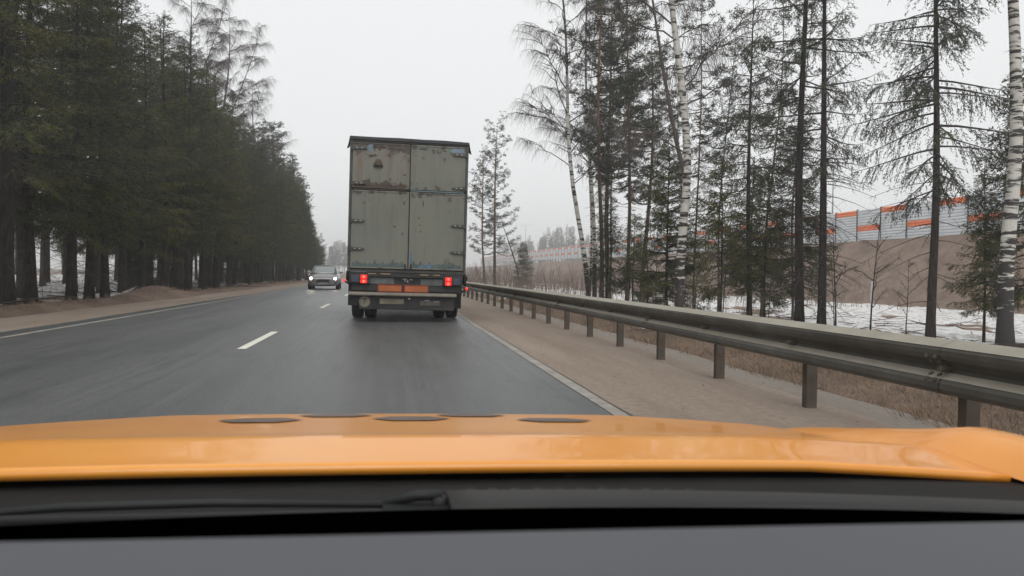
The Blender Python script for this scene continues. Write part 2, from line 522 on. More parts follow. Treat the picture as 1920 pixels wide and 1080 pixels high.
# snow lying on the ground: a sheet that dips below the soil where it has thawed
def snow_sheet(name, x0, x1, y0, y1, step, thr, label, amp, fn):
    sx = np.arange(x0, x1, step); sy = np.arange(y0, y1, step)
    X, Y = np.meshgrid(sx, sy)
    n = fbm(X * 0.33, Y * 0.33, 61, 5) + 0.28 * (fbm(X * 1.7, Y * 1.7, 77, 3) - 0.5)
    t = np.clip((n - thr + fn(X, Y)) * amp, -0.2, 0.13)
    Z = ground_z(X, Y) + t
    ii = np.arange(X.size).reshape(X.shape)
    F = np.stack([ii[:-1, :-1], ii[:-1, 1:], ii[1:, 1:], ii[1:, :-1]], -1).reshape(-1, 4)
    keep = (t.ravel()[F] > -0.04).any(1)
    F = F[keep]
    used = np.unique(F); remap = np.full(X.size, -1); remap[used] = np.arange(len(used))
    V = np.stack([X, Y, Z], -1).reshape(-1, 3)[used]
    return tag(link(name, mesh_np(name, V, remap[F], [M['snow']], smooth=True)), label, 'snow', kind='structure')
snow_sheet('snow', -45, -9.0, 6, 125, 0.30, 0.36, 'patchy old snow on the forest floor', 0.8,
           lambda X, Y: -0.25 * np.clip((X + 10.2) / 1.2, 0, 1))
snow_sheet('snow', 6.3, 41.2, 4, 150, 0.30, 0.41, 'old snow field below the embankment', 0.9,
           lambda X, Y: -0.35 * np.clip((8.2 - X) / 1.6, 0, 1) - 0.5 * np.clip((X - 40.2), 0, 1) - 0.25 * np.clip((Y - 60) / 40, 0, 1))

# ---------------------------------------------------------------- trees
class TB:
    """collects quads with material ids for a tree crown"""
    def __init__(s): s.V = []; s.F = []; s.I = []; s.n = 0
    def quads(s, P, mi):            # P (k,4,3)
        k = len(P)
        if k == 0: return
        s.V.append(P.reshape(-1, 3)); s.F.append(np.arange(k * 4).reshape(k, 4) + s.n); s.I.append(np.full(k, mi)); s.n += k * 4
    def tube(s, pts, rad, n, mi):
        vs, fs = tube_arrays(pts, rad, n)
        s.V.append(np.array(vs)); s.F.append(np.array(fs) + s.n); s.I.append(np.full(len(fs), mi)); s.n += len(vs)
    def leaves(s, P, A, L, W, rng, mi):
        """diamond leaf at P along unit A, lengths L, half widths W"""
        k = len(P)
        if k == 0: return
        r = rng.normal(size=(k, 3))
        S = np.cross(A, r); S /= (np.linalg.norm(S, axis=1, keepdims=True) + 1e-9)
        L = np.broadcast_to(np.asarray(L, float), (k,))[:, None]; W = np.broadcast_to(np.asarray(W, float), (k,))[:, None]
        q = np.stack([P, P + A * L * 0.45 + S * W, P + A * L, P + A * L * 0.45 - S * W], 1)
        s.quads(q, mi)
    def ribbon(s, pts, w, rng, mi):
        pts = np.asarray(pts)
        d = rng.normal(size=3); d[2] = 0; d /= np.linalg.norm(d) + 1e-9
        wid = np.linspace(w, w * 0.35, len(pts))[:, None]
        a = pts - d * wid; b = pts + d * wid
        q = np.stack([a[:-1], b[:-1], b[1:], a[1:]], 1)
        s.quads(q, mi)
    def mesh(s, name, mats):
        return mesh_np(name, np.concatenate(s.V), np.concatenate(s.F), mats, np.concatenate(s.I))

def norm(v):
    return v / (np.linalg.norm(v, axis=-1, keepdims=True) + 1e-9)

def trunk_pts(h, rng, lean=(0, 0), wob=0.12, n=14):
    zz = np.linspace(-0.35, h, n)
    ph = rng.uniform(0, 6.28, 2); fr = rng.uniform(0.25, 0.5, 2)
    t = np.clip(zz / h, 0, 1)
    x = lean[0] * t + wob * (np.sin(zz * fr[0] + ph[0]) - math.sin(ph[0])) * np.minimum(1, t * 4)
    y = lean[1] * t + wob * (np.sin(zz * fr[1] + ph[1]) - math.sin(ph[1])) * np.minimum(1, t * 4)
    return np.stack([x, y, zz], 1)

def trunk_mesh(name, pts, r0, mat, n=10, power=0.85, top=0.012):
    h = pts[-1, 2]
    rad = [max(top, r0 * (1 - max(0, p[2]) / h) ** power + (0.45 * r0 * math.exp(-max(0, p[2] + 0.1) * 3.2))) for p in pts]
    mb = MB(); mb.tube(pts, rad, n)
    return mb.mesh(name, mat, True)

def at_h(pts, z):
    return np.array([np.interp(z, pts[:, 2], pts[:, 0]), np.interp(z, pts[:, 2], pts[:, 1]), z])

def make_spruce(seed, h, Rad, bare, r0, dens=1.0, fine=1.0, whorl=0.42, nb=5, droop=0.35, gap=0.0, dead=1.0, needle='spruce', hang=0.35, tip_up=0.25, lean=(0, 0), side=None):
    rng = np.random.default_rng(seed)
    pts = trunk_pts(h, rng, lean, 0.08)
    tb = TB()
    z = bare
    while z < h - 0.15:
        t = (z - bare) / (h - bare)
        Lm = Rad * min(1.0, 0.55 + t * 3.0) * (1 - t) ** 0.72 + 0.12
        for k in range(int(nb + rng.integers(-1, 2))):
            if rng.random() < gap * (1 - 0.5 * t): continue
            L = Lm * rng.uniform(0.62, 1.12)
            az = rng.uniform(0, 2 * math.pi)
            if side is not None:                 # crowded side grows shorter
                L *= 0.62 + 0.38 * math.cos(az - side)
                L = max(L, 0.25)
            zz = z + rng.uniform(-0.2, 0.2)
            o = at_h(pts, min(zz, h - 0.05))
            out = np.array([math.cos(az), math.sin(az), 0]); sd = np.array([-math.sin(az), math.cos(az), 0])
            e0 = -0.12 + 0.75 * t + rng.uniform(-0.1, 0.1)
            ss = np.linspace(0, 1, 6)
            dz = L * (e0 * ss - droop * (1 - 0.6 * t) * ss ** 1.6 + tip_up * ss ** 3)
            bp = o + out * (L * ss)[:, None] + np.array([0, 0, 1.0]) * dz[:, None] + sd * (rng.uniform(-0.1, 0.1) * L * ss ** 2)[:, None]
            tb.tube(bp, np.linspace(0.012 + 0.010 * L, 0.004, 6), 3, 1)
            nt_ = max(3, int(L / 0.085 * dens))
            sv = np.clip(rng.uniform(0.10 if t > 0.15 else 0.25, 1.0, nt_), 0, 1)
            tang = norm(np.gradient(bp, axis=0))
            for q in sv:
                i = min(int(q * 5), 4); f = q * 5 - i
                p = bp[i] * (1 - f) + bp[i + 1] * f
                tl = (0.20 + 0.42 * L * (1 - q) ** 0.8 * rng.uniform(0.5, 1.0)); tl = min(tl, 0.75)
                sg = rng.choice([-1, 1])
                d = norm(tang[i] * rng.uniform(0.4, 0.9) + sd * sg * rng.uniform(0.35, 1.0) + np.array([0, 0, -hang * rng.uniform(0.3, 1.5)]))
                m = max(3, int(tl / 0.036 * fine))
                u = rng.uniform(0.03, 1, m)[:, None] * tl
                P = p + d * u + np.array([0, 0, -1.0]) * (u ** 2) * hang * 0.6
                A = norm(d + rng.normal(size=(m, 3)) * 0.55 + np.array([0, 0, -0.25 * hang]))
                tb.leaves(P, A, rng.uniform(0.06, 0.13, m) / fine ** 0.4, rng.uniform(0.008, 0.015, m) / fine ** 0.7, rng, 0)
                if q > 0.3: tb.ribbon(np.stack([p, p + d * tl * 0.6 + [0, 0, -(tl * 0.6) ** 2 * hang * 0.6], p + d * tl + [0, 0, -tl ** 2 * hang * 0.6]]), 0.005, rng, 1)
        z += whorl * rng.uniform(0.75, 1.25) * (1.0 - 0.35 * t)
    # leader shoot
    tb.leaves(np.repeat(at_h(pts, h - 0.35)[None], 24, 0) + rng.normal(size=(24, 3)) * [0.03, 0.03, 0.15],
              norm(rng.normal(size=(24, 3)) * 0.6 + [0, 0, 0.8]), 0.18, 0.02, rng, 0)
    # dead lower branches
    for k in range(int(dead * 16 * max(0.6, bare / 3))):
        zz = rng.uniform(0.7, bare + 0.8); az = rng.uniform(0, 6.28); L = rng.uniform(0.3, 1.0) * (0.5 + 0.5 * Rad)
        o = at_h(pts, zz); out = np.array([math.cos(az), math.sin(az), rng.uniform(-0.35, 0.05)])
        ss = np.linspace(0, 1, 4)[:, None]
        bp = o + out * L * ss + np.array([0, 0, -0.2]) * L * ss ** 2
        tb.tube(bp, np.linspace(0.014, 0.004, 4), 3, 1)
        for j in range(5):
            q = rng.uniform(0.3, 1); p = o + out * L * q + np.array([0, 0, -0.2]) * L * q * q
            e = p + norm(rng.normal(size=3) + out) * rng.uniform(0.12, 0.4)
            tb.ribbon(np.stack([p, (p + e) / 2 + rng.normal(size=3) * 0.02, e]), 0.006, rng, 1)
    return (trunk_mesh('trunk', pts, r0, M['bark']), tb.mesh('crown', [M[needle], M['twig']]))

def make_pine(seed, h, Rad, bare, r0, dens=1.0, lean=(0, 0), nb=3, step=0.5, layered=False):
    rng = np.random.default_rng(seed)
    pts = trunk_pts(h, rng, lean, 0.16)
    tb = TB()
    z = bare
    while z < h - 0.2:
        t = (z - bare) / (h - bare)
        prof = (0.55 + 0.45 * math.sin(math.pi * min(1, t * 1.15 + 0.12))) * (1 - t ** 3 * 0.75) if not layered else (0.35 + 0.65 * (1 - t) ** 0.7)
        for k in range(int(nb + rng.integers(-1, 2))):
            L = Rad * prof * rng.uniform(0.55, 1.1)
            az = rng.uniform(0, 6.28)
            o = at_h(pts, min(h - 0.1, z + rng.uniform(-0.15, 0.15)))
            out = np.array([math.cos(az), math.sin(az), 0]); sd = np.array([-math.sin(az), math.cos(az), 0])
            e0 = rng.uniform(-0.05, 0.3) + 0.5 * t
            ss = np.linspace(0, 1, 6)
            bp = o + out * (L * ss)[:, None] + np.array([0, 0, 1.0]) * (L * (e0 * ss - 0.18 * np.sin(ss * 3.0) + 0.15 * ss ** 2))[:, None] + sd * (0.08 * L * np.sin(ss * 4 + rng.uniform(0, 6)))[:, None]
            tb.tube(bp, np.linspace(0.014 + 0.012 * L, 0.005, 6), 3, 1)
            nsub = max(2, int(L * 4.0 * dens))
            for j in range(nsub):
                q = rng.uniform(0.35, 1.0) ** 0.8
                i = min(int(q * 5), 4); f = q * 5 - i
                p = bp[i] * (1 - f) + bp[i + 1] * f
                e = p + (out * rng.uniform(0.1, 0.6) + sd * rng.uniform(-0.8, 0.8) + np.array([0, 0, rng.uniform(0.0, 0.45)])) * rng.uniform(0.25, 0.7) * (0.4 + 0.5 * L)* 0.6
                tb.ribbon(np.stack([p, (p + e) / 2 + [0, 0, -0.03], e]), 0.010, rng, 1)
                for c in range(rng.integers(1, 3)):
                    cp = e + rng.normal(size=3) * [0.12, 0.12, 0.05]
                    m = int(13 * dens) + 6
                    A = norm(rng.normal(size=(m, 3)) * [1, 1, 0.55] + [0, 0, 0.45])
                    tb.leaves(cp + A * 0.02 + rng.normal(size=(m, 3)) * 0.035, A, rng.uniform(0.10, 0.19, m), rng.uniform(0.010, 0.018, m), rng, 0)
        z += step * rng.uniform(0.7, 1.3)
    for k in range(14):                       # dead stubs under the crown
        zz = rng.uniform(bare * 0.35, bare + 0.5); az = rng.uniform(0, 6.28); L = rng.uniform(0.3, 1.5)
        o = at_h(pts, zz); out = np.array([math.cos(az), math.sin(az), rng.uniform(-0.1, 0.35)])
        ss = np.linspace(0, 1, 4)[:, None]
        tb.tube(o + out * L * ss + np.array([0, 0, -0.15]) * L * ss ** 2, np.linspace(0.016, 0.004, 4), 3, 1)
    return (trunk_mesh('trunk', pts, r0, M['pine_bark'], power=0.7), tb.mesh('crown', [M['pine'], M['twig']]))

def make_birch(seed, h, Rad, bare, r0, lean=(0, 0), nbr=22, hang=1.0, fork=None, twigs=1.0, big=None, oval=False, bark='birch', slim=1.0):
    rng = np.random.default_rng(seed)
    pts = trunk_pts(h, rng, lean, 0.18, 18)
    tb = TB()
    limbs = []
    if fork:                                  # fork: (z, azimuth, length, rise)
        o = at_h(pts, fork[0]); d = np.array([math.cos(fork[1]), math.sin(fork[1]), 0])
        ss = np.linspace(0, 1, 9)[:, None]
        fp = o + d * fork[2] * (ss ** 0.8) * 0.5 + np.array([0, 0, fork[3]]) * ss
        r1 = r0 * (1 - fork[0] / h) ** 0.8 * 0.6
        tb.tube(fp, np.linspace(r1, 0.012, 9), 7, 1)
        limbs.append(fp)
    def twig_fall(p, d, L):
        ss = np.linspace(0, 1, 5)[:, None]
        tp = p + d * L * 0.45 * ss + np.array([0, 0, -1.0]) * L * hang * ss ** 1.7 * 0.75
        tb.ribbon(tp, 0.0055, rng, 1)
    def branch(o, az, L, e0, r, depth):
        out = np.array([math.cos(az), math.sin(az), 0]); sd = np.array([-math.sin(az), math.cos(az), 0])
        ss = np.linspace(0, 1, 8)
        bend = rng.uniform(-0.25, 0.25)
        bp = o + out * (L * (ss - 0.10 * ss ** 2))[:, None] + np.array([0, 0, 1.0]) * (L * (e0 * ss - 0.30 * hang * ss ** 2.6))[:, None] + sd * (L * bend * ss ** 2)[:, None]
        bp[1:-1] += rng.normal(size=(6, 3)) * 0.018 * L
        tb.tube(bp, np.linspace(r, 0.004, 8), 4 if depth == 0 else 3, 1)
        if depth == 0:
            for j in range(int(4 + L * 2.2)):
                q = rng.uniform(0.2, 1.0); i = min(int(q * 7), 6); f = q * 7 - i
                p = bp[i] * (1 - f) + bp[i + 1] * f
                branch(p, az + rng.choice([-1, 1]) * rng.uniform(0.35, 1.1), L * rng.uniform(0.22, 0.5), e0 * 0.6 + rng.uniform(-0.2, 0.3), 0.010 + 0.004 * L, 1)
        m = int((6 + L * 7) * twigs)
        for j in range(m):
            q = rng.uniform(0.15, 1.0); i = min(int(q * 7), 6); f = q * 7 - i
            p = bp[i] * (1 - f) + bp[i + 1] * f
            d = norm(out * rng.uniform(0.0, 0.8) + sd * rng.uniform(-0.9, 0.9) + [0, 0, rng.uniform(-0.2, 0.4)])
            twig_fall(p, d, rng.uniform(0.35, 1.15))
    for k in range(nbr):
        t = (k + rng.uniform(0, 1)) / nbr
        zz = bare + (h - bare) * t * 0.97
        L = Rad * ((1 - t) ** 0.75 if not oval else math.sin(math.pi * (0.28 + 0.60 * t)) ** 0.8) * rng.uniform(0.6, 1.15) + 0.35
        branch(at_h(pts, zz), rng.uniform(0, 6.28), L, rng.uniform(0.5, 1.05), (0.016 + 0.012 * L) * slim, 0)
    for fp in limbs:
        for k in range(7):
            p = fp[min(8, 3 + k % 6)]
            branch(p, rng.uniform(0, 6.28), Rad * rng.uniform(0.35, 0.75), rng.uniform(0.4, 0.9), 0.022, 0)
    if big:
        for (zz, az, L, e0, r) in big:
            branch(at_h(pts, zz), az, L, e0, r, 0)
    return (trunk_mesh('trunk', pts, r0, M[bark], 12, 0.8), tb.mesh('crown', [M['birch_twig'], M['birch_twig']]))

def plant(name, proto, x, y, label, cat, group=None, s=1.0, rz=None, sz=None, dz=-0.03, tilt=(0, 0), tw=(1.0, 1.0)):
    o = empty(name, (x, y, gz(x, y) + dz), random.uniform(0, 6.28) if rz is None else rz)
    o.rotation_euler[0] = tilt[0]; o.rotation_euler[1] = tilt[1]
    o.scale = (s, s, s if sz is None else sz)
    t_ = link('trunk', proto[0], o); k_ = random.uniform(*tw); t_.scale = (k_, k_, 1)
    link('crown', proto[1], o)
    return tag(o, label, cat, group)

# prototypes for the forest
SP = [make_spruce(101, 14.0, 2.9, 2.9, 0.17, 1.15, droop=0.46),
      make_spruce(102, 15.0, 2.7, 3.4, 0.18, 1.1, droop=0.42, whorl=0.45),
      make_spruce(103, 12.5, 3.0, 2.5, 0.16, 1.2, droop=0.50, hang=0.45),
      make_spruce(104, 16.5, 2.7, 3.6, 0.20, 1.0, droop=0.38, whorl=0.48, needle='spruce_dull')]
SY = [make_spruce(111, 5.2, 1.45, 0.30, 0.055, 1.8, 1.5, whorl=0.24, nb=7, droop=0.2, dead=0.2, tip_up=0.2),
      make_spruce(112, 4.4, 1.35, 0.25, 0.05, 1.8, 1.5, whorl=0.22, nb=7, droop=0.15, dead=0.2)]
PN = [make_pine(121, 17.5, 2.3, 8.0, 0.15, 1.3, step=0.38),
      make_pine(122, 16.0, 2.1, 6.5, 0.14, 1.3, lean=(0.5, 0.2), step=0.38),
      make_pine(123, 15.5, 2.7, 4.0, 0.17, 1.6, layered=True, nb=5, step=0.42)]
BI = [make_birch(131, 18.0, 2.5, 8.0, 0.15, (0.6, 0.3), 26, twigs=2.6, oval=True, slim=0.5, hang=0.8),
      make_birch(132, 20.5, 2.6, 10.5, 0.17, (1.3, 0.0), 20, fork=(11.5, 0.3, 5.5, 7.5), twigs=2.6, oval=True, slim=0.5, hang=0.8)]

# ---- the forest on the left: front row from the trunks one can tell apart, then rows behind
front = [(-9.35, 20.4, 1.25), (-9.55, 22.2, 1.05), (-9.25, 24.0, 0.85), (-9.45, 25.9, 1.0), (-9.5, 27.4, 0.75), (-10.2, 31.2, 0.9), (-9.95, 32.6, 0.9), (-9.6, 34.4, 1.0)]
front_lab = ['leftmost thick dark spruce at the edge of the photo', 'dark spruce next right of the leftmost thick spruce',
             'slim dark spruce third from the left on the verge', 'spruce with low green boughs just left of the earth heap',
             'slender spruce trunk directly left of the earth heap', 'dark spruce trunk rising behind the earth heap',
             'spruce trunk behind the right end of the earth heap', 'first spruce to the right of the earth heap']
rr = random.Random(5)
for k, (x, y, s) in enumerate(front):
    p = SP[[1, 0, 2, 0, 2, 1, 2, 0][k]]
    plant('spruce_tree', p, x, y, front_lab[k], 'spruce', 'spruces of the left forest', s=0.86 if k else 1.0)
SPH = [14.0, 15.0, 12.5, 16.5]
def cap_scale(x, y, h, s, f):
    # trees stand lower towards the far end of the wood, where it thins out
    r = y / abs(x)
    lim = np.interp(r, [0, 7.8, 8.6, 9.6, 10.8, 12], [1.12, 1.12, 1.0, 0.78, 0.50, 0.35]) * f
    return min(s, (lim * abs(x) + 1.0) / h)
y = 36.0
while y < 106:
    x = -9.4 + rr.uniform(-0.9, 0.5)
    q = rr.choice([0, 0, 1, 2, 2])
    s = cap_scale(x, y, SPH[q], rr.uniform(0.74, 0.92), rr.uniform(0.86, 1.04))
    plant('spruce_tree', SP[q], x, y, 'dark spruce in the front row of the left forest past the earth heap', 'spruce', 'front row spruces of the left forest', s=max(s, 0.4), sz=s, tw=(0.6, 1.35), tilt=(rr.gauss(0, 0.02), rr.gauss(0, 0.02)))
    y += rr.choice([0.7, 1.0, 1.6, 2.4, 3.4]) * rr.uniform(0.8, 1.2)
for (xr, ya, yb, stp, lab, hs, grp) in [(-11.9, 14, 118, 2.7, 'spruce in the second row of the left forest', 0.95, 'second row spruces'),
                                  (-14.6, 16, 122, 3.3, 'tall spruce standing well inside the left forest', 1.05, 'inner spruces'),
                                  (-18.5, 18, 125, 4.0, 'tall spruce standing well inside the left forest', 1.05, 'inner spruces'),
                                  (-24.0, 16, 125, 5.0, 'distant spruce at the dim back of the left forest', 1.05, 'back spruces'),
                                  (-32.0, 20, 125, 5.5, 'distant spruce at the dim back of the left forest', 1.05, 'back spruces'),
                                  (-44.0, 20, 130, 6.0, 'distant spruce at the dim back of the left forest', 1.05, 'back spruces')]:
    y = ya
    while y < yb:
        if y < 36 and xr > -20 and rr.random() < 0.5:
            y += stp; continue
        x = xr + rr.uniform(-1.0, 1.0) * (1 + (abs(xr) - 11) * 0.06)
        if xr > -20 and rr.random() < 0.17:
            q = rr.choice([0, 1])
            s = cap_scale(x, y, [17.5, 16.0][q], rr.uniform(0.95, 1.1), rr.uniform(0.98, 1.14))
            plant('pine_tree', PN[q], x, y, 'tall bare stemmed pine among the spruces of the left forest', 'pine', 'pines in the left forest', s=s)
        else:
            q = rr.choice([0, 1, 3, 3])
            s = cap_scale(x, y, SPH[q], hs * rr.uniform(0.88, 1.06), rr.uniform(0.86, 1.06))
            plant('spruce_tree', SP[q], x, y, lab, 'spruce', grp, s=s, tw=(0.65, 1.3), tilt=(rr.gauss(0, 0.02), rr.gauss(0, 0.02)))
        y += stp * rr.uniform(0.7, 1.4)
for (x, y) in [(-10.5, 5.0), (-9.8, 9.0), (-10.4, 13.0), (-9.9, 16.4), (-12.8, 7.0), (-13.2, 11.5)]:
    plant('spruce_tree', SP[rr.choice([0, 1, 2])], x, y, 'roadside spruce nearest the camera on the left', 'spruce', 'near spruces', s=rr.uniform(0.9, 1.0))
for k in range(12):
    yy = 40 + k * 4.4 + rr.uniform(-2, 2)
    plant('spruce_tree', SY[rr.choice([0, 1])], -10.6 - rr.uniform(0, 2.4), yy, 'small young spruce in the undergrowth between the left trunks', 'spruce', 'young spruces in the left forest', s=rr.uniform(0.4, 0.85))
plant('pine_tree', PN[2], -10.4, 88.0, 'pine with layered boughs near the far end of the left forest', 'pine', s=0.72, rz=0.6)
plant('pine_tree', PN[2], -11.4, 76.0, 'tall pine whose layered top rises at the forest skyline', 'pine', s=0.98, rz=2.0)
plant('pine_tree', PN[1], -9.3, 107.5, 'last pine at the far end of the left forest', 'pine', s=0.40, rz=3.6)
plant('birch_tree', BI[1], -11.3, 51.0, 'tall bare forked birch rising above the left forest', 'birch', s=0.87, rz=0.0)
plant('birch_tree', BI[0], -11.6, 66.0, 'bare birch right of the forked birch above the left forest', 'birch', s=0.95, rz=0.8)
plant('birch_tree', BI[1], -12.0, 44.5, 'bare leaning birch high at the left forest skyline', 'birch', s=0.84, rz=0.1)
plant('birch_tree', BI[0], -10.6, 49.0, 'pale thin birch stem among the left spruces', 'birch', s=0.85, rz=2.2)

# ---- the right side
sp_near = make_spruce(201, 12.5, 2.7, 3.9, 0.105, 1.3, 1.7, whorl=0.48, nb=5, droop=0.34, gap=0.18, dead=1.2, needle='spruce_dull', hang=0.9, tip_up=0.12)
sp_bare = make_spruce(202, 14.5, 2.4, 6.0, 0.135, 1.0, 1.7, whorl=0.5, nb=4, droop=0.28, gap=0.25, dead=3.0, needle='spruce_dull', hang=0.8)
sp_bare2 = make_spruce(203, 14.0, 2.4, 4.8, 0.115, 1.0, 1.7, whorl=0.5, nb=4, droop=0.26, gap=0.32, dead=3.0, needle='spruce_dull', hang=0.8)
sp_mid = make_spruce(204, 12.0, 1.9, 2.0, 0.095, 1.15, 1.7, whorl=0.45, nb=4, droop=0.42, gap=0.12, dead=1.0, needle='spruce_dull', hang=0.9)
bi_near = make_birch(205, 17.0, 2.6, 8.5, 0.17, (-0.9, 0.0), 14)
bi_big = make_birch(206, 18.0, 3.2, 6.5, 0.15, (-0.9, 0.2), 16, fork=(4.4, 2.9, 3.0, 8.0), twigs=1.6, slim=0.6, big=[(6.6, 0.1, 2.6, 0.6, 0.03), (5.2, 3.3, 3.4, 0.45, 0.028)])
bi_left = make_birch(207, 19.0, 3.3, 5.2, 0.12, (-1.9, 0.0), 36, twigs=1.7, slim=0.55, hang=0.75)
bi_left2 = make_birch(208, 17.0, 2.4, 5.0, 0.105, (-0.7, 0.2), 20, twigs=1.6, slim=0.55, hang=0.75)
pn_a = make_pine(209, 17.0, 2.5, 5.0, 0.095, 1.35, step=0.38)
pn_b = make_pine(210, 18.0, 2.4, 5.6, 0.10, 1.35, step=0.38)
pn_far = make_pine(211, 15.6, 2.6, 3.6, 0.15, 1.15, layered=True, nb=4, step=0.55)
sapling = make_birch(212, 4.6, 0.8, 1.2, 0.035, (0.25, 0.1), 9, hang=0.3, twigs=0.4, bark='bark')

plant('birch_tree', bi_near, 13.65, 15.0, 'thick white birch trunk nearest at the right edge', 'birch', rz=0.0)
plant('spruce_tree', sp_near, 12.55, 16.0, 'ragged spruce with drooping boughs left of the nearest birch', 'spruce', rz=1.0)
plant('spruce_tree', sp_bare2, 11.6, 19.0, 'dark bare stemmed spruce, right one of a close pair', 'spruce', rz=2.2)
plant('spruce_tree', sp_bare, 11.35, 19.7, 'dark bare stemmed spruce, left one of a close pair', 'spruce', rz=4.0)
plant('spruce_tree', sp_mid, 12.0, 24.0, 'slender spruce standing alone between birch and trunk pair', 'spruce', rz=0.4)
plant('birch_tree', bi_big, 8.75, 22.0, 'big forked birch with black and white bark near the guard rail', 'birch', rz=0.0)
plant('pine_tree', pn_a, 10.9, 34.0, 'reddish stemmed pine just left of the big birch', 'pine', rz=1.2)
plant('pine_tree', pn_b, 9.2, 32.3, 'dark stemmed pine beside the leaning birches', 'pine', rz=3.0)
plant('pine_tree', PN[1], 12.3, 36.0, 'thin pine behind the reddish stemmed pine', 'pine', rz=0.5, s=0.85)
plant('pine_tree', PN[0], 11.6, 39.5, 'tall pine farthest back in the right hand clump', 'pine', rz=5.0, s=0.95)
plant('birch_tree', bi_left, 8.85, 33.0, 'wide drooping birch on the left side of the right clump', 'birch', rz=0.0)
plant('birch_tree', bi_left2, 9.25, 33.6, 'white stemmed birch touching the wide drooping birch', 'birch', rz=0.8)
plant('spruce_tree', SY[0], 10.1, 26.8, 'dark young spruce close behind the big forked birch', 'spruce', s=1.22, rz=0.5)
SY += [make_spruce(113, 6.4, 1.35, 1.5, 0.055, 1.6, 1.4, whorl=0.28, nb=6, droop=0.3, dead=0.8, hang=0.5),
       make_spruce(114, 5.6, 1.25, 1.2, 0.05, 1.6, 1.4, whorl=0.27, nb=6, droop=0.3, dead=0.8, hang=0.5)]
for (x, y, s, lab) in [(10.6, 23.2, 0.92, 'young green spruce right of the big forked birch'), (11.5, 22.0, 0.86, 'bushy young spruce in front of the slender spruce'),
                       (12.3, 21.5, 0.95, 'young green spruce between slender spruce and trunk pair'), (8.9, 30.5, 0.72, 'small spruce at the foot of the leaning birches'),
                       (15.1, 17.3, 0.70, 'low dark spruce just left of the nearest birch'), (15.4, 16.2, 1.25, 'dense spruce at the right edge behind the nearest birch'),
                       (10.2, 31.0, 0.70, 'small spruce between the two nearest pines'), (12.8, 25.6, 0.9, 'young spruce behind the slender spruce')]:
    plant('spruce_tree', SY[rr.choice([2, 3])], x, y, lab, 'spruce', 'young spruces on the right', s=s, sz=s * 1.05)
pn_slim = [make_pine(213, 14.0, 1.5, 6.0, 0.05, 1.1, step=0.45, lean=(0.3, 0.1)), make_pine(214, 13.0, 1.4, 5.0, 0.045, 1.1, step=0.45, lean=(-0.4, 0.0))]
for k, (x, y, lab) in enumerate([(10.7, 36.0, 'thin pine stem between the leaning birches and the reddish pine'), (14.0, 40.0, 'thin pine stem right of the reddish stemmed pine'), (12.5, 30.0, 'thin pine close right of the big forked birch'),
                                 (13.6, 30.0, 'thin pine left of the slender spruce'), (14.5, 28.0, 'thin pine right of the slender spruce'), (14.7, 26.0, 'thin pine just left of the trunk pair')]):
    plant('pine_tree', pn_slim[k % 2], x, y, lab, 'pine', 'thin pines on the right')
bi_slim = make_birch(215, 14.0, 1.8, 4.5, 0.06, (0.3, 0.2), 18, twigs=1.6, slim=0.5, hang=0.7)
plant('birch_tree', bi_slim, 9.9, 37.0, 'slim pale birch behind the leaning birches', 'birch')
plant('birch_tree', bi_slim, 12.9, 33.0, 'slim pale birch behind the big forked birch', 'birch')
plant('pine_tree', pn_far, 9.6, 70.0, 'lone tall pine beside the truck', 'pine', s=1.0, rz=0.4)
plant('pine_tree', PN[1], 8.2, 66.0, 'slim pine half hidden by the truck', 'pine', s=0.78, rz=2.4)
plant('spruce_tree', SY[0], 14.0, 80.0, 'small lone spruce in the brown brush below the noise wall', 'spruce', s=0.98, rz=0.9)
for k, (px_, y) in enumerate([(9.9, 21.5), (10.9, 20.6), (11.9, 22.8), (12.9, 20.4), (13.8, 21.9), (12.1, 17.6), (14.9, 20.0), (10.3, 28.5), (11.4, 27.2), (9.7, 30.0)]):
    plant('sapling', sapling, px_, y, 'thin bare sapling standing in the snow on the right', 'sapling', 'bare saplings on the right', s=rr.uniform(0.45, 0.8))
# leaning thin dead stem by the lone pine
mb = MB(); mb.tube([(0, 0, -0.3), (-0.35, 0.1, 2.2), (-1.3, 0.2, 5.0), (-1.9, 0.2, 6.6)], [0.07, 0.06, 0.04, 0.012], 7)
o = mb.build('dead_stem', M['bark'], smooth=True, loc=(11.4, 66.0, gz(11.4, 66)))
tag(o, 'leaning thin dead stem right of the lone pine', 'dead tree')

# ---- far trees seen through the haze
for k in range(54):
    x = -58 + (k % 18) * 3.1 + rr.uniform(-1.2, 1.2); y = 380 + (k // 18) * 14 + rr.uniform(-5, 5)
    plant('pine_tree', rr.choice([PN[0], PN[2], SP[3]]), x, y, 'hazy far tree where the road meets the skyline', 'tree', 'hazy trees far ahead', s=rr.uniform(0.75, 1.05))
for k in range(60):
    y = 300 + k * 4.5 + rr.uniform(-3, 3); x = 78 + rr.uniform(0, 26)
    plant('pine_tree', rr.choice([PN[0], PN[2], SP[3], SP[0]]), x, y, 'hazy far tree beyond the noise wall', 'tree', 'hazy trees beyond the noise wall', s=rr.uniform(0.9, 1.35))

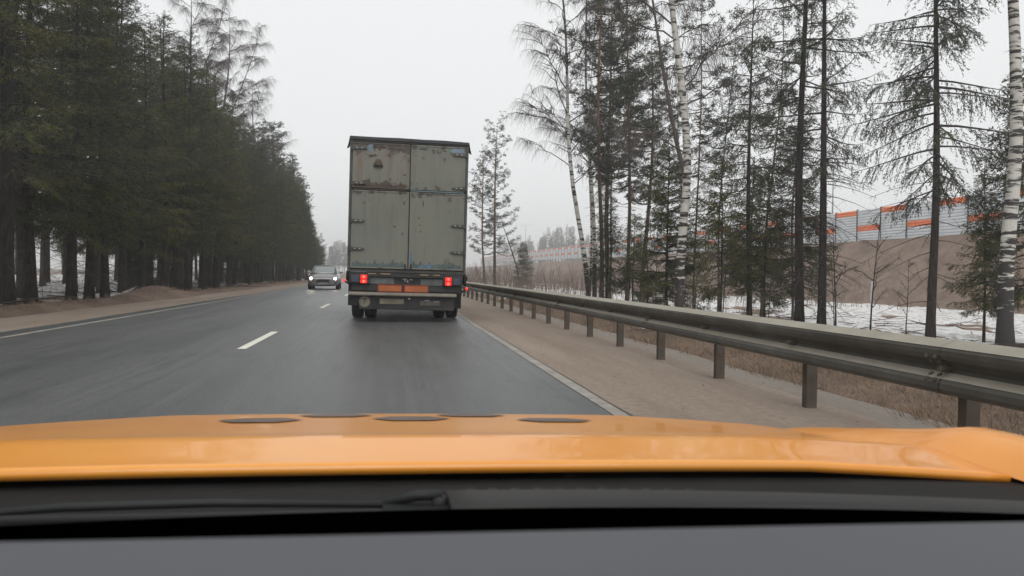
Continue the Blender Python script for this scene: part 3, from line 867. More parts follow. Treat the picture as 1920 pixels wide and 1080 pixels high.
# ---------------------------------------------------------------- brush, grass and litter
def brush(name, n, area, hh, w, mat, label, seed, cat):
    rng = np.random.default_rng(seed)
    tb = TB()
    for k in range(n):
        x, y = area(rng)
        z = gz(x, y); H_ = rng.uniform(*hh); lean = rng.normal(size=2) * 0.22
        p = np.array([x, y, z - 0.05]); q = np.array([x + lean[0] * H_ * 0.4, y + lean[1] * H_ * 0.4, z + H_ * 0.55]); r_ = np.array([x + lean[0] * H_, y + lean[1] * H_, z + H_])
        tb.ribbon(np.stack([p, q, r_]), w, rng, 0)
        for j in range(5):
            t = rng.uniform(0.25, 0.9); s0 = p * (1 - t) + r_ * t
            e = s0 + np.array([rng.normal() * 0.25, rng.normal() * 0.25, rng.uniform(0.2, 0.6)]) * H_ * 0.45
            tb.ribbon(np.stack([s0, (s0 + e) / 2 + [0, 0, -0.03], e]), w * 0.55, rng, 0)
    return tag(link(name, tb.mesh(name, [mat])), label, cat, kind='stuff')
brush('brushwood', 2600, lambda r: (5.2 + r.random() ** 1.2 * 26, 42 + r.random() * 70), (0.9, 2.6), 0.014, M['brush'], 'bare brown brushwood below the noise wall', 31, 'brush')
brush('brushwood', 260, lambda r: (6.6 + r.random() * 5, 18 + r.random() * 24), (0.4, 1.4), 0.007, M['brush'], 'thin bare shoots under the right hand trees', 33, 'brush')
brush('brushwood', 420, lambda r: (-9.6 - r.random() * 9, 18 + r.random() * 80), (0.3, 1.3), 0.008, M['brush'], 'thin bare undergrowth between the left trunks', 34, 'brush')

def blades(name, n, area, hh, w, mat, label, seed):
    rng = np.random.default_rng(seed)
    x, y = area(rng, n)
    z = ground_z(x, y)
    H_ = rng.uniform(*hh, n)
    P = np.stack([x, y, z - 0.02], 1)
    cl = fbm(x * 1.4, y * 1.4, 91, 3)
    H_ = H_ * (0.45 + 1.1 * np.clip((cl - 0.3) * 2.2, 0, 1))
    A = norm(np.stack([rng.normal(size=n) * 0.55 - 0.25, rng.normal(size=n) * 0.55, rng.uniform(0.25, 1.1, n)], 1))
    tb = TB(); tb.leaves(P, A, H_, np.full(n, w), rng, 0)
    return tag(link(name, tb.mesh(name, [mat])), label, 'grass', kind='stuff')
blades('dry_grass', 120000, lambda r, n: (3.90 + r.random(n) ** 1.2 * 4.8, 1 + r.random(n) ** 1.8 * 45), (0.06, 0.24), 0.0035, M['grass_dry'], 'flattened dry grass on the ditch bank behind the guard rail', 41)
blades('dry_grass', 9000, lambda r, n: (-8.35 - r.random(n) ** 1.5 * 3, 12 + r.random(n) * 60), (0.05, 0.2), 0.008, M['grass_dry'], 'dry grass along the edge of the left forest', 42)

def litter(name, n, area, ll, rad, label, seed):
    rng = np.random.default_rng(seed); tb = TB()
    for k in range(n):
        x, y = area(rng); a = rng.uniform(0, 6.28); L = rng.uniform(*ll)
        p = np.array([x, y, gz(x, y) + 0.06]); d = np.array([math.cos(a), math.sin(a), rng.uniform(-0.03, 0.16)])
        tb.tube([p, p + d * L * 0.5 + rng.normal(size=3) * 0.04, p + d * L], [rad, rad * 0.8, rad * 0.4], 4, 0)
    return tag(link(name, tb.mesh(name, [M['twig']])), label, 'litter', kind='stuff')
litter('fallen_twigs', 420, lambda r: (-9.2 - r.random() ** 1.3 * 14, 16 + r.random() * 70), (0.4, 2.4), 0.022, 'fallen dead branches on the forest floor snow', 51)
litter('fallen_twigs', 300, lambda r: (7.0 + r.random() * 14, 9 + r.random() * 26), (0.3, 1.5), 0.014, 'fallen dead twigs on the snow right of the road', 52)

def pebbles(name, n, area, label, seed):
    rng = np.random.default_rng(seed); mb = MB()
    for k in range(n):
        x, y = area(rng); s = rng.uniform(0.006, 0.022); z = 0.0 if abs(x + 2) < 6.2 else gz(x, y)
        q = [(x + s * rng.uniform(.7, 1.2), y, z), (x, y + s * rng.uniform(.7, 1.2), z), (x - s, y, z), (x, y - s, z), (x + s * .1, y, z + s * .8)]
        mb.add(q, [(0, 1, 4), (1, 2, 4), (2, 3, 4), (3, 0, 4)])
    return tag(mb.build(name, M['dirt']), label, 'gravel', kind='stuff')
pebbles('loose_stones', 90, lambda r: (1.95 + r.random() * 1.9, 3 + r.random() ** 1.3 * 30), 'loose stones and clods on the right shoulder', 61)
pebbles('loose_stones', 160, lambda r: (-6.3 - r.random() * 2.3, 10 + r.random() ** 1.3 * 50), 'loose stones and clods on the left shoulder', 62)

# fallen log, boulder mound, marker post, bit of red litter on the right
mb = MB(); mb.tube([(-2.2, 0.3, 0.16), (-0.6, 0.05, 0.18), (1.2, -0.1, 0.17), (2.8, 0.0, 0.2)], [0.10, 0.13, 0.15, 0.16], 10)
for (x, a) in [(-0.4, 0.6), (0.8, -0.5), (1.7, 0.7)]:
    mb.tube([(x, 0, 0.2), (x + 0.15, a * 0.4, 0.55)], [0.025, 0.008], 5)
tag(mb.build('fallen_log', M['bark'], smooth=True, loc=(12.9, 13.0, gz(12.9, 13.0)), ), 'dark fallen log at the foot of the nearest birch', 'log')
me = bpy.data.meshes.new('mound'); bm = bmesh.new()
bmesh.ops.create_icosphere(bm, subdivisions=3, radius=0.5)
for v_ in bm.verts:
    n_ = fbm([v_.co.x * 3 + 5], [v_.co.y * 3 + v_.co.z * 2], 5)[0]
    v_.co *= 0.8 + 0.4 * n_; v_.co.z *= 0.75
bm.to_mesh(me); bm.free(); me.materials.append(M['dirt'])
tag(link('boulder', me, None, (10.55, 19.0, gz(10.55, 19.0) + 0.1)), 'small brown rounded boulder behind the rail by the trunk pair', 'boulder')
mb = MB(); mb.tube([(0, 0, -0.2), (0, 0, 1.75)], 0.06, 8); mb.box((0, 0, 1.80), (0.16, 0.16, 0.06))
tag(mb.build('marker_post', simple('pale_concrete', (0.5, 0.5, 0.48), 0.8), loc=(32.0, 46.5, gz(32, 46.5))), 'thin pale post standing in the snow field', 'post')
mb = MB(); mb.box((0, 0, 0.14), (0.26, 0.12, 0.24), 0, Matrix.Rotation(0.4, 3, 'Y')); mb.box((-0.2, 0.03, 0.07), (0.3, 0.14, 0.12), 1, Matrix.Rotation(-0.2, 3, 'Y')); mb.box((0.02, -0.07, 0.16), (0.2, 0.02, 0.12), 1, Matrix.Rotation(0.4, 3, 'Y'))
tag(mb.build('discarded_carton', [simple('red_card', (0.5, 0.05, 0.035), 0.6), simple('pale_card', (0.55, 0.45, 0.38), 0.7)], bevel=0.01, loc=(10.1, 22.3, gz(10.1, 22.3) + 0.05)), 'crumpled red and pale carton lying behind the rail', 'litter')

# ---------------------------------------------------------------- guard rail
gr = tag(empty('guard_rail', (3.2, 0, 0)), 'long dusty steel guard rail along the right shoulder', 'guard rail')
# W profile: (x towards the road negative, z)
prof = [(0.050, 0.694), (-0.054, 0.655), (-0.062, 0.640), (-0.060, 0.610), (-0.045, 0.585), (0.005, 0.555), (0.020, 0.530), (0.005, 0.505), (-0.045, 0.470), (-0.060, 0.448), (-0.062, 0.415), (-0.050, 0.398), (0.010, 0.375)]
def beam_mesh(L):
    mb = MB()
    n = len(prof); th = 0.004
    for y0, y1 in ((0, L),):
        a = [(p[0], y0, p[1]) for p in prof]; b = [(p[0], y1, p[1]) for p in prof]
        a2 = [(p[0] + th, y0, p[1] - 0.001) for p in prof]; b2 = [(p[0] + th, y1, p[1] - 0.001) for p in prof]
        mb.sheet([a, b], 0); mb.sheet([a2, b2], 0)
        mb.add([a[0], b[0], b2[0], a2[0]], [(0, 1, 2, 3)]); mb.add([a[-1], b[-1], b2[-1], a2[-1]], [(0, 1, 2, 3)])
    # dust on the upper slopes, its pale tone also carrying the skylight there
    for (i, j) in ((0, 1), (7, 8)):
        p, q = prof[i], prof[j]
        if i == 7: p = (prof[7][0], prof[7][1]); q = (prof[8][0], prof[8][1])
        e = 0.003
        mb.add([(p[0] - e, 0.002, p[1] + e), (q[0] - e, 0.002, q[1] + e), (q[0] - e, L - 0.002, q[1] + e), (p[0] - e, L - 0.002, p[1] + e)], [(0, 1, 2, 3)], 1)
    return mb.mesh('rail_beam', [M['rail'], M['rail_dust_skylight']])
bm_ = beam_mesh(5.24)
for k in range(-2, 26):
    o = link('rail_beam', bm_, gr, (0.0055 * (k % 2), 3.93 + 5.10 * k, 0.0))
sb = MB()
for yy_ in (0.035, 0.105):
    for (px_, pz_) in ((-0.052, 0.596), (-0.022, 0.571), (-0.022, 0.487), (-0.052, 0.463)):
        sb.lathe([(px_ - 0.014, 0.008), (px_ - 0.008, 0.015), (px_ + 0.02, 0.015)], 'X', 8, (0, yy_, pz_))
sb_me = sb.mesh('splice_bolts', M['post'])
for k in range(-1, 26): link('splice_bolts', sb_me, gr, (0, 3.93 + 5.10 * k, 0.0))
mb = MB()                                      # C section post
mb.prism([(-0.045, -0.034), (0.045, -0.034), (0.045, -0.027), (-0.038, -0.027), (-0.038, 0.027), (0.045, 0.027), (0.045, 0.034), (-0.045, 0.034)], 'Z', -0.35, 0.61)
post_me = mb.mesh('post', M['post'])
mb = MB(); mb.box((0, 0, 0.53), (0.075, 0.09, 0.16)); mb.lathe([(-0.115, 0.018), (-0.028, 0.018)], 'X', 8, (0, 0, 0.53))
spc_me = mb.mesh('spacer_block', M['post'])
for k in range(-7, 76):
    yy = 5.63 + 1.7 * k
    link('post', post_me, gr, (0.145, yy, 0))
    link('spacer_block', spc_me, gr, (0.062, yy, 0))

# ---------------------------------------------------------------- noise wall on the embankment
nw = tag(empty('noise_wall', (50.0, 0, 0)), 'grey noise wall with orange panels along the embankment top', 'noise wall')
WB, WH, BAY = 4.95, 3.45, 4.0
mb = MB(); mb.prism([(-0.11, -0.09), (0.11, -0.09), (0.11, -0.07), (0.02, -0.07), (0.02, 0.07), (0.11, 0.07), (0.11, 0.09), (-0.11, 0.09), (-0.11, 0.07), (-0.02, 0.07), (-0.02, -0.07), (-0.11, -0.07)], 'Z', WB - 1.2, WB + WH + 0.08)
wpost = mb.mesh('post', M['wall_post'])
def panel_mesh(z0, z1, mat, name):
    n = max(1, round((z1 - z0) / 0.29)); pr = []
    for i in range(n):
        a = z0 + (z1 - z0) * i / n; d = (z1 - z0) / n
        pr += [(-0.020, a + 0.004), (-0.085, a + d * 0.30), (-0.085, a + d * 0.72), (-0.020, a + d - 0.004)]
    mb = MB()
    back = [(0.03, z1), (0.03, z0)]
    mb.prism(pr + back, 'Y', 0.10, BAY - 0.10)
    return mb.mesh(name, mat)
full_lo, full_hi = WB, WB + WH
seg_h = WH / 6
mA = [panel_mesh(full_lo, full_hi - seg_h, M['wall_grey'], 'panel'), panel_mesh(full_hi - seg_h + 0.004, full_hi, M['wall_orange'], 'orange_panel')]
mB_ = [panel_mesh(full_lo, full_lo + 2.0 * seg_h, M['wall_grey'], 'panel'), panel_mesh(full_lo + 2 * seg_h + 0.004, full_lo + 3 * seg_h, M['wall_orange'], 'orange_panel'), panel_mesh(full_lo + 3 * seg_h + 0.004, full_hi, M['wall_grey'], 'panel')]
y0w = 71.3 - 4.0 * 8
for k in range(0, 96):
    y_ = y0w + BAY * k
    lift = 0.0 if k < 20 else min(1.3, (k - 20) * 0.028)
    link('post', wpost, nw, (0, y_, lift))
    top = (k % 2 == 1)
    for me_ in (mA if top else mB_):
        link(me_.name.split('.')[0], me_, nw, (0, y_, lift))

# motorway lamp masts behind the wall
def mast(x, y, zt, label, double=True):
    zb = gz(x, y)
    e = tag(empty('street_lamp', (x, y, zb)), label, 'street lamp', 'motorway lamp masts')
    h_ = zt - zb
    mb = MB(); mb.tube([(0, 0, -0.3), (0, 0, h_)], [0.13, 0.06], 8); mb.build('mast', M['lamp_metal'], e, True)
    for s_ in ((-1, 1) if double else (-1,)):
        mb = MB(); mb.tube([(0, 0, h_ - 0.1), (s_ * 0.8, 0, h_ + 0.22), (s_ * 2.0, 0, h_ + 0.3)], 0.045, 6); mb.build('arm', M['lamp_metal'], e, True)
        mb = MB(); mb.prism([(s_ * 1.9, h_ + 0.24), (s_ * 2.7, h_ + 0.27), (s_ * 2.65, h_ + 0.36), (s_ * 1.95, h_ + 0.38)], 'Y', -0.16, 0.16); mb.build('lamp_head', M['lamp_metal'], e, bevel=0.02)
mast(54.0, 86.5, 15.0, 'lamp mast behind the near grey stretch of noise wall')
mast(54.0, 153.0, 15.7, 'lamp mast seen between the pines and the big birch')
mast(53.5, 300.0, 20.5, 'faint double armed lamp mast above the far noise wall')
mast(54.5, 352.0, 19.5, 'faintest lamp mast beside the lone pine', )

# ---------------------------------------------------------------- truck
TX, TY = 0.325, 16.0
truck = tag(empty('box_truck', (TX, TY, 0.0)), 'old rusty grey box truck driving ahead in our lane', 'truck')
LEAN = R(0.9)
truck.rotation_euler = (0, LEAN, R(-0.6))
def door_mat(name, rust, tan, seed, zlo, zhi):
    m, nt, b = base_mat(name)
    tc = node(nt, 'ShaderNodeTexCoord'); mp = node(nt, 'ShaderNodeMapping'); mp.inputs['Location'].default_value = (seed, seed * 0.7, 0)
    nt.links.new(tc.outputs['Object'], mp.inputs['Vector']); v = mp.outputs['Vector']
    st = node(nt, 'ShaderNodeMapping'); st.inputs['Scale'].default_value = (1, 1, 0.10); nt.links.new(v, st.inputs['Vector'])
    sp = node(nt, 'ShaderNodeSeparateXYZ'); nt.links.new(tc.outputs['Object'], sp.inputs[0])
    c = ramp(nt, noise(nt, v, 1.6, 5, 0.6), [(0.3, (0.150, 0.160, 0.133)), (0.52, (0.172, 0.175, 0.148)), (0.72, tuple(0.66 * q for q in tan))])
    streak = noise(nt, st.outputs['Vector'], 7.0, 4, 0.6)
    c = mixc(nt, ramp(nt, streak, [(0.48, 0.0), (0.75, 0.45)]), c, (0.105, 0.104, 0.092))
    c = mixc(nt, ramp(nt, streak, [(0.60 - 0.12 * rust, 0.0), (0.80, 0.8 * rust)]), c, (0.16, 0.092, 0.05))
    # rust and bare patches gather along the top and bottom edges
    edge = node(nt, 'ShaderNodeMapRange'); edge.inputs['From Min'].default_value = zhi - 0.42; edge.inputs['From Max'].default_value = zhi
    nt.links.new(sp.outputs['Z'], edge.inputs['Value'])
    edge2 = node(nt, 'ShaderNodeMapRange'); edge2.inputs['From Min'].default_value = zlo + 0.32; edge2.inputs['From Max'].default_value = zlo
    nt.links.new(sp.outputs['Z'], edge2.inputs['Value'])
    e = math_n(nt, 'MAXIMUM', edge.outputs['Result'], edge2.outputs['Result'])
    pn = math_n(nt, 'ADD', noise(nt, v, 5.0, 6, 0.7), math_n(nt, 'MULTIPLY', e, 0.24 * (0.4 + rust)))
    c = mixc(nt, ramp(nt, pn, [(0.66, 0.0), (0.72, 0.85)]), c, (0.058, 0.042, 0.033))
    spots = noise(nt, v, 22, 3, 0.6)
    c = mixc(nt, ramp(nt, spots, [(0.70, 0.0), (0.76, 0.55)]), c, (0.11, 0.08, 0.055))
    nt.links.new(c, b.inputs['Base Color'])
    b.inputs['Roughness'].default_value = 0.62
    bump(nt, b, math_n(nt, 'ADD', noise(nt, v, 1.3, 2), math_n(nt, 'MULTIPLY', pn, 0.3)), 0.25, 0.03)
    return m
D_tl = door_mat('door_paint_rusty', 0.95, (0.30, 0.235, 0.19), 3.1, 2.77, 3.72)
D_tr = door_mat('door_paint_worn', 0.30, (0.29, 0.265, 0.22), 8.4, 2.77, 3.72)
D_bl = door_mat('door_paint_dull', 0.22, (0.27, 0.26, 0.20), 5.7, 1.12, 2.73)
D_br = door_mat('door_paint_olive', 0.26, (0.275, 0.262, 0.20), 1.9, 1.12, 2.73)
M['frame'] = simple('dark_door_frame', (0.06, 0.062, 0.056), 0.6, vary=0.35, scale=4, dirt=(0.10, 0.06, 0.04), dirt_amt=0.5)
M['teal'] = simple('old_teal_paint', (0.075, 0.105, 0.105), 0.6, vary=0.35, scale=6)
M['blue'] = simple('old_blue_paint', (0.085, 0.155, 0.235), 0.65, vary=0.35, scale=9)
M['bluegrey'] = simple('old_bluegrey_paint', (0.16, 0.22, 0.26), 0.6, vary=0.2, scale=6)
M['rust'] = simple('flaking_rust', (0.075, 0.055, 0.042), 0.9, vary=0.4, scale=12)
M['tarp'] = simple('dark_roof_trim', (0.035, 0.036, 0.042), 0.6, vary=0.25, scale=3)
M['boxside'] = simple('box_side_grey', (0.22, 0.22, 0.19), 0.6, vary=0.2, scale=1.5, dirt=(0.14, 0.09, 0.06), dirt_amt=0.4)
HW = 1.22
# cargo box: hollow rear frame plus the shell in front of it
box = MB().box((0, 3.62, 2.44), (2 * HW, 7.0, 2.72)).build('cargo_box', M['boxside'], truck, bevel=0.02)
fr = MB()
fr.box((-HW + 0.02, 0.06, 2.44), (0.055, 0.14, 2.74)); fr.box((HW - 0.02, 0.06, 2.44), (0.055, 0.14, 2.74))
fr.box((0, 0.062, 1.075), (2 * HW - 0.02, 0.13, 0.055)); fr.box((0, 0.062, 3.77), (2 * HW - 0.02, 0.13, 0.06))
fr.build('rear_frame', M['frame'], box, bevel=0.006)
# roof trim and torn flaps
rt = MB(); rt.prism([(-HW - 0.018, 3.775), (HW + 0.018, 3.765), (HW + 0.015, 3.825), (0.7, 3.842), (0.3, 3.838), (-0.2, 3.845), (-0.7, 3.838), (-HW - 0.015, 3.842)], 'Y', -0.035, 7.1)
rt.build('roof_trim', M['tarp'], box, bevel=0.008)
for (x, s_) in ((-HW - 0.02, -1), (HW + 0.02, 1)):
    t_ = MB().add([(x, -0.03, 3.80), (x, 0.4, 3.80), (x + s_ * 0.03, 0.36, 3.66), (x + s_ * 0.05, 0.0, 3.58), (x + s_ * 0.015, -0.03, 3.70)], [(0, 1, 2, 3, 4)])
    t_.build('torn_flap', M['tarp'], box, solid=0.006)
# doors
GAPX = 0.012
def door(name, x0, x1, z0, z1, mat, label):
    d = MB(); cx, cz = (x0 + x1) / 2, (z0 + z1) / 2
    d.box((cx, 0.0, cz), (x1 - x0, 0.05, z1 - z0))
    o = d.build(name, mat, truck, bevel=0.010)
    o['label'] = label
    e = MB(); w = 0.03
    for (c, s_) in (((x0 + w / 2, -0.030, cz), (w, 0.012, z1 - z0)), ((x1 - w / 2, -0.030, cz), (w, 0.012, z1 - z0)),
                    ((cx, -0.0305, z0 + w / 2), (x1 - x0 - 2 * w, 0.011, w)), ((cx, -0.0305, z1 - w / 2), (x1 - x0 - 2 * w, 0.011, w))):
        e.box(c, s_)
    e.build('door_edge', mat, o)
    s2 = MB()                                  # black rubber seal round the leaf
    for (c, s_) in (((x0 - 0.004, -0.012, cz), (0.010, 0.03, z1 - z0)), ((x1 + 0.004, -0.012, cz), (0.010, 0.03, z1 - z0)),
                    ((cx, -0.012, z0 - 0.004), (x1 - x0 - 0.02, 0.03, 0.010)), ((cx, -0.012, z1 + 0.004), (x1 - x0 - 0.02, 0.03, 0.010))):
        s2.box(c, s_)
    s2.build('door_seal', M['black'], o)
    return o
XL, XR, XM = -HW + 0.055, HW - 0.055, 0.015
d_tl = door('door', XL, XM - GAPX, 2.785, 3.72, D_tl, 'rust streaked upper left door panel')
d_tr = door('door', XM + GAPX, XR, 2.785, 3.72, D_tr, 'upper right door panel with blue grey corner')
d_bl = door('door', XL, XM - GAPX, 1.125, 2.735, D_bl, 'lower left door panel, dull olive grey')
d_br = door('door', XM + GAPX, XR, 1.125, 2.735, D_br, 'lower right door panel, dull olive grey')
# cross rails between upper and lower leaves
rl = MB(); rl.box(((XL + XM) / 2, -0.015, 2.76), (XM - XL - 0.03, 0.05, 0.018)); rl.build('cross_rail', M['rust'], truck)
rl = MB(); rl.box(((XR + XM) / 2, -0.015, 2.76), (XR - XM - 0.03, 0.05, 0.018)); rl.build('cross_rail', M['bluegrey'], truck)
# hinges
def hinge(z, s_, d):
    h_ = MB(); x = s_ * (HW - 0.04)
    h_.tube([(x, -0.05, z - 0.055), (x, -0.05, z + 0.055)], 0.024, 8)
    xi = x - s_ * 0.30
    h_.prism([(x, z + 0.034), (xi + s_ * 0.05, z + 0.026), (xi, z), (xi + s_ * 0.05, z - 0.026), (x, z - 0.034)] if s_ > 0 else
             [(x, z - 0.034), (xi + s_ * 0.05, z - 0.026), (xi, z), (xi + s_ * 0.05, z + 0.026), (x, z + 0.034)], 'Y', -0.058, -0.037)
    h_.build('hinge', M['frame'], d, bevel=0.004)
    b_ = MB()
    for t in (0.10, 0.2): b_.lathe([(-0.072, 0.011), (-0.058, 0.014)], 'Y', 8, (x - s_ * t, 0, z))
    b_.build('hinge_bolt', M['chrome'], d)
for (z, d) in ((3.60, d_tl), (2.875, d_tl), (2.10, d_bl), (1.52, d_bl)): hinge(z, -1, d)
for (z, d) in ((3.55, d_tr), (2.85, d_tr), (2.06, d_br), (1.50, d_br)): hinge(z, 1, d)
# flaked patches: thin uneven pieces of bare metal and old paint
def patch(pts, mat, d, y=-0.0262, name='paint_flake'):
    p = MB(); p.prism(pts, 'Y', y - 0.0015, y)
    return p.build(name, mat, d)
def jag(x0, x1, zb, hmin, hmax, n, seed, peaks=()):
    r = random.Random(seed); top = []
    for i in range(n + 1):
        x = x0 + (x1 - x0) * i / n
        h_ = r.uniform(hmin, hmax)
        for (px_, ph, pw) in peaks: h_ = max(h_, ph * max(0, 1 - abs(x - px_) / pw) + 0.001)
        top.append((x, zb + h_))
    return [(x0, zb), (x1, zb)] + top[::-1]
r_ = random.Random(4)
patch(jag(XL + 0.032, XM - GAPX - 0.032, 1.158, 0.05, 0.085, 70, 1, [(-1.03, 0.14, .1), (-0.67, 0.17, .055), (-0.50, 0.13, .05), (-0.30, 0.185, .07), (-0.10, 0.13, .09)]), M['teal'], d_bl)
patch(jag(XM + GAPX + 0.032, XR - 0.032, 1.158, 0.045, 0.09, 70, 2, [(0.13, 0.14, .08), (0.27, 0.165, .05), (0.46, 0.15, .07), (0.63, 0.12, .05), (0.78, 0.15, .06), (0.97, 0.13, .07)]), M['teal'], d_br)
patch(jag(0.24, 0.52, 1.16, 0.02, 0.10, 14, 3), M['blue'], d_br, -0.0280)
patch([(XM + GAPX + 0.034, 1.27), (XM + GAPX + 0.075, 1.25), (XM + GAPX + 0.08, 1.42), (XM + GAPX + 0.05, 1.47), (XM + GAPX + 0.034, 1.46)], M['blue'], d_br)
patch([(0.86, 3.60), (XR - 0.034, 3.59), (XR - 0.034, 3.685), (0.90, 3.685), (0.83, 3.64)], M['bluegrey'], d_tr)
patch([(-0.86, 3.55), (-0.77, 3.54), (-0.76, 3.68), (-0.83, 3.685), (-0.88, 3.62)], M['bluegrey'], d_tl)
def rag(cx, cz, rx, rz_, n, seed):
    r = random.Random(seed)
    return [(cx + rx * math.cos(2 * math.pi * i / n) * r.uniform(0.6, 1.1), cz + rz_ * math.sin(2 * math.pi * i / n) * r.uniform(0.6, 1.1)) for i in range(n)]
for k, (cx, cz, rx, rz_) in enumerate([(-0.73, 3.64, .06, .04), (-0.55, 3.63, .10, .035), (-0.40, 3.61, .07, .03), (-0.22, 3.595, .11, .018), (-0.62, 3.60, .03, .05), (-0.80, 3.44, .05, .04), (-0.72, 3.46, .05, .03), (-0.10, 3.08, .04, .02)]):
    patch(rag(cx, cz, rx, rz_, 14, k), M['rust'], d_tl)
patch(jag(XL + 0.05, XM - 0.06, 2.82, 0.01, 0.06, 40, 6, [(-1.0, 0.09, .15), (-0.68, 0.13, .05), (-0.42, 0.11, .1), (-0.18, 0.10, .08)]), M['rust'], d_tl)
for k, (cx, cz, rx, rz_) in enumerate([(0.28, 3.64, .12, .028), (0.50, 3.59, .03, .05), (0.72, 3.62, .05, .02)]): patch(rag(cx, cz, rx, rz_, 14, 40 + k), M['frame'], d_tr)
for k, (cx, cz, rx, rz_) in enumerate([(-1.03, 2.68, .07, .04), (-0.28, 2.0, .03, .025), (-0.12, 1.86, .02, .04)]): patch(rag(cx, cz, rx, rz_, 12, 50 + k), M['frame'], d_bl)
for k, (cx, cz, rx, rz_) in enumerate([(0.30, 2.5, .02, .08), (0.24, 2.05, .02, .02), (0.22, 2.2, .025, .02), (0.26, 1.92, .018, .018)]): patch(rag(cx, cz, rx, rz_, 12, 60 + k), M['frame'], d_br)
# the dark hooded vent on the upper left leaf
hv = MB(); zt = 3.40; cx = -0.645
ring = []
for (z, w, dpt) in ((zt, 0.035, 0.02), (zt - 0.05, 0.06, 0.05), (zt - 0.12, 0.095, 0.075), (zt - 0.17, 0.10, 0.06)):
    ring.append([(cx + w * math.cos(a), -0.025 - dpt * max(0, math.sin(a)), z) for a in np.linspace(0, math.pi, 9)])
hv.sheet(ring); hv.build('vent_hood', M['rust'], d_tl, True, solid=0.004)
patch(rag(cx, zt + 0.012, 0.06, 0.02, 10, 9), M['bluegrey'], d_tl, -0.0285)
# locking rods
for x in (XM - 0.06, XM + 0.06):
    k_ = MB(); k_.tube([(x, -0.045, 1.14), (x, -0.045, 1.23)], 0.012, 6); k_.box((x, -0.05, 1.145), (0.05, 0.03, 0.05)); k_.build('lock_rod', M['dark_steel'], truck)
# below the box: rear cross member, buffers, lamp panel, plates, bumper
cm = MB(); cm.box((0, 0.08, 0.995), (2.36, 0.14, 0.10)); cm.build('cross_member', M['dark_steel'], truck, bevel=0.01)
for (x, w) in ((-0.72, 0.16), (-0.44, 0.2), (0.36, 0.18), (0.62, 0.14)):
    MB().box((x, 0.004, 1.012), (w, 0.016, 0.022)).build('reflector_strip', simple('worn_yellow_strip', (0.30, 0.22, 0.13), 0.6), truck)
bp = MB(); bp.box((0.0, 0.11, 0.80), (2.28, 0.06, 0.30)); bp.build('lamp_panel', M['dark_steel'], truck, bevel=0.012)
MB().box((-0.52, 0.070, 0.87), (0.5, 0.014, 0.13)).build('blank_plate', simple('grey_plate', (0.11, 0.12, 0.12), 0.6, vary=0.3), truck)
MB().box((0.52, 0.070, 0.86), (0.46, 0.014, 0.13)).build('blank_plate', simple('grey_plate_b', (0.10, 0.11, 0.11), 0.6, vary=0.3), truck)
for s_, xx, zz in ((-1, -0.885, 0.895), (1, 0.87, 0.885)):
    lamp = MB(); lamp.box((xx + s_ * 0.09, 0.045, zz), (0.42, 0.08, 0.18)); lamp = lamp.build('tail_lamp', M['dark_steel'], truck, bevel=0.012)
    MB().box((xx, -0.002, zz), (0.13, 0.03, 0.085)).add([], []).box((xx, -0.0025, zz + 0.0), (0.01, 0.02, 0.01)).build('lit_lens', M['red_lens'], lamp, bevel=0.008, loc=(0, 0, 0.045))
    MB().box((xx, -0.002, zz - 0.048), (0.13, 0.03, 0.07)).build('lit_lens', M['red_lens'], lamp, bevel=0.008)
    for dz_ in (0.045, -0.048): MB().lathe([(-0.024, 0.012), (-0.018, 0.030)], 'Y', 12, (xx, 0, zz + dz_)).build('bulb_glow', M['red_core'], lamp, True)
    MB().box((xx + s_ * 0.17, -0.002, zz), (0.17, 0.02, 0.13)).build('dark_lens', simple('dusty_lens', (0.05, 0.05, 0.075), 0.4), lamp, bevel=0.006)
M['orange_plate'] = simple('orange_reflective_plate', (0.42, 0.115, 0.03), 0.5, vary=0.15, scale=5, dirt=(0.16, 0.07, 0.04), dirt_amt=0.6)
M['plate_red'] = simple('red_plate_border', (0.20, 0.035, 0.022), 0.5, vary=0.2)
for (x0, x1) in ((-0.60, -0.085), (-0.055, 0.46)):
    p_ = MB().box(((x0 + x1) / 2, 0.062, 0.715), (x1 - x0, 0.016, 0.165)).build('warning_plate', M['plate_red'], truck)
    MB().box(((x0 + x1) / 2, 0.050, 0.712), (x1 - x0 - 0.05, 0.010, 0.115)).build('orange_field', M['orange_plate'], p_)
lt = MB(); lt.box((-0.04, 0.06, 0.915), (0.10, 0.02, 0.022)); lt.box((-0.035, 0.06, 0.885), (0.02, 0.02, 0.06)); lt.box((0.09, 0.06, 0.905), (0.07, 0.02, 0.02)); lt.box((0.02, 0.06, 0.87), (0.03, 0.02, 0.04))
lt.build('latch', simple('pale_worn_latch', (0.3, 0.31, 0.3), 0.5), truck)
bmb = MB(); bmb.prism([(0.0, 0.622), (0.16, 0.632), (0.16, 0.555), (0.02, 0.545), (-0.015, 0.57)], 'X', -1.12, 1.12)
bmb.build('bumper_step', simple('worn_pale_steel', (0.19, 0.175, 0.145), 0.65, vary=0.3, scale=4, dirt=(0.11, 0.07, 0.045), dirt_amt=0.6, bmp=0.2), truck, bevel=0.008, loc=(-0.07, -0.03, 0))
un = MB(); un.box((0.02, 0.10, 0.405), (1.98, 0.05, 0.28)); un.build('underrun_bar', M['dark_steel'], truck, bevel=0.012)
M['muddy_plate'] = simple('muddy_number_plate', (0.21, 0.195, 0.15), 0.75, vary=0.25, scale=7, dirt=(0.10, 0.085, 0.06), dirt_amt=0.7)
pl = MB(); pl.box((-0.30, 0.066, 0.44), (0.50, 0.010, 0.112)); pl.build('number_plate', M['muddy_plate'], truck, bevel=0.004)
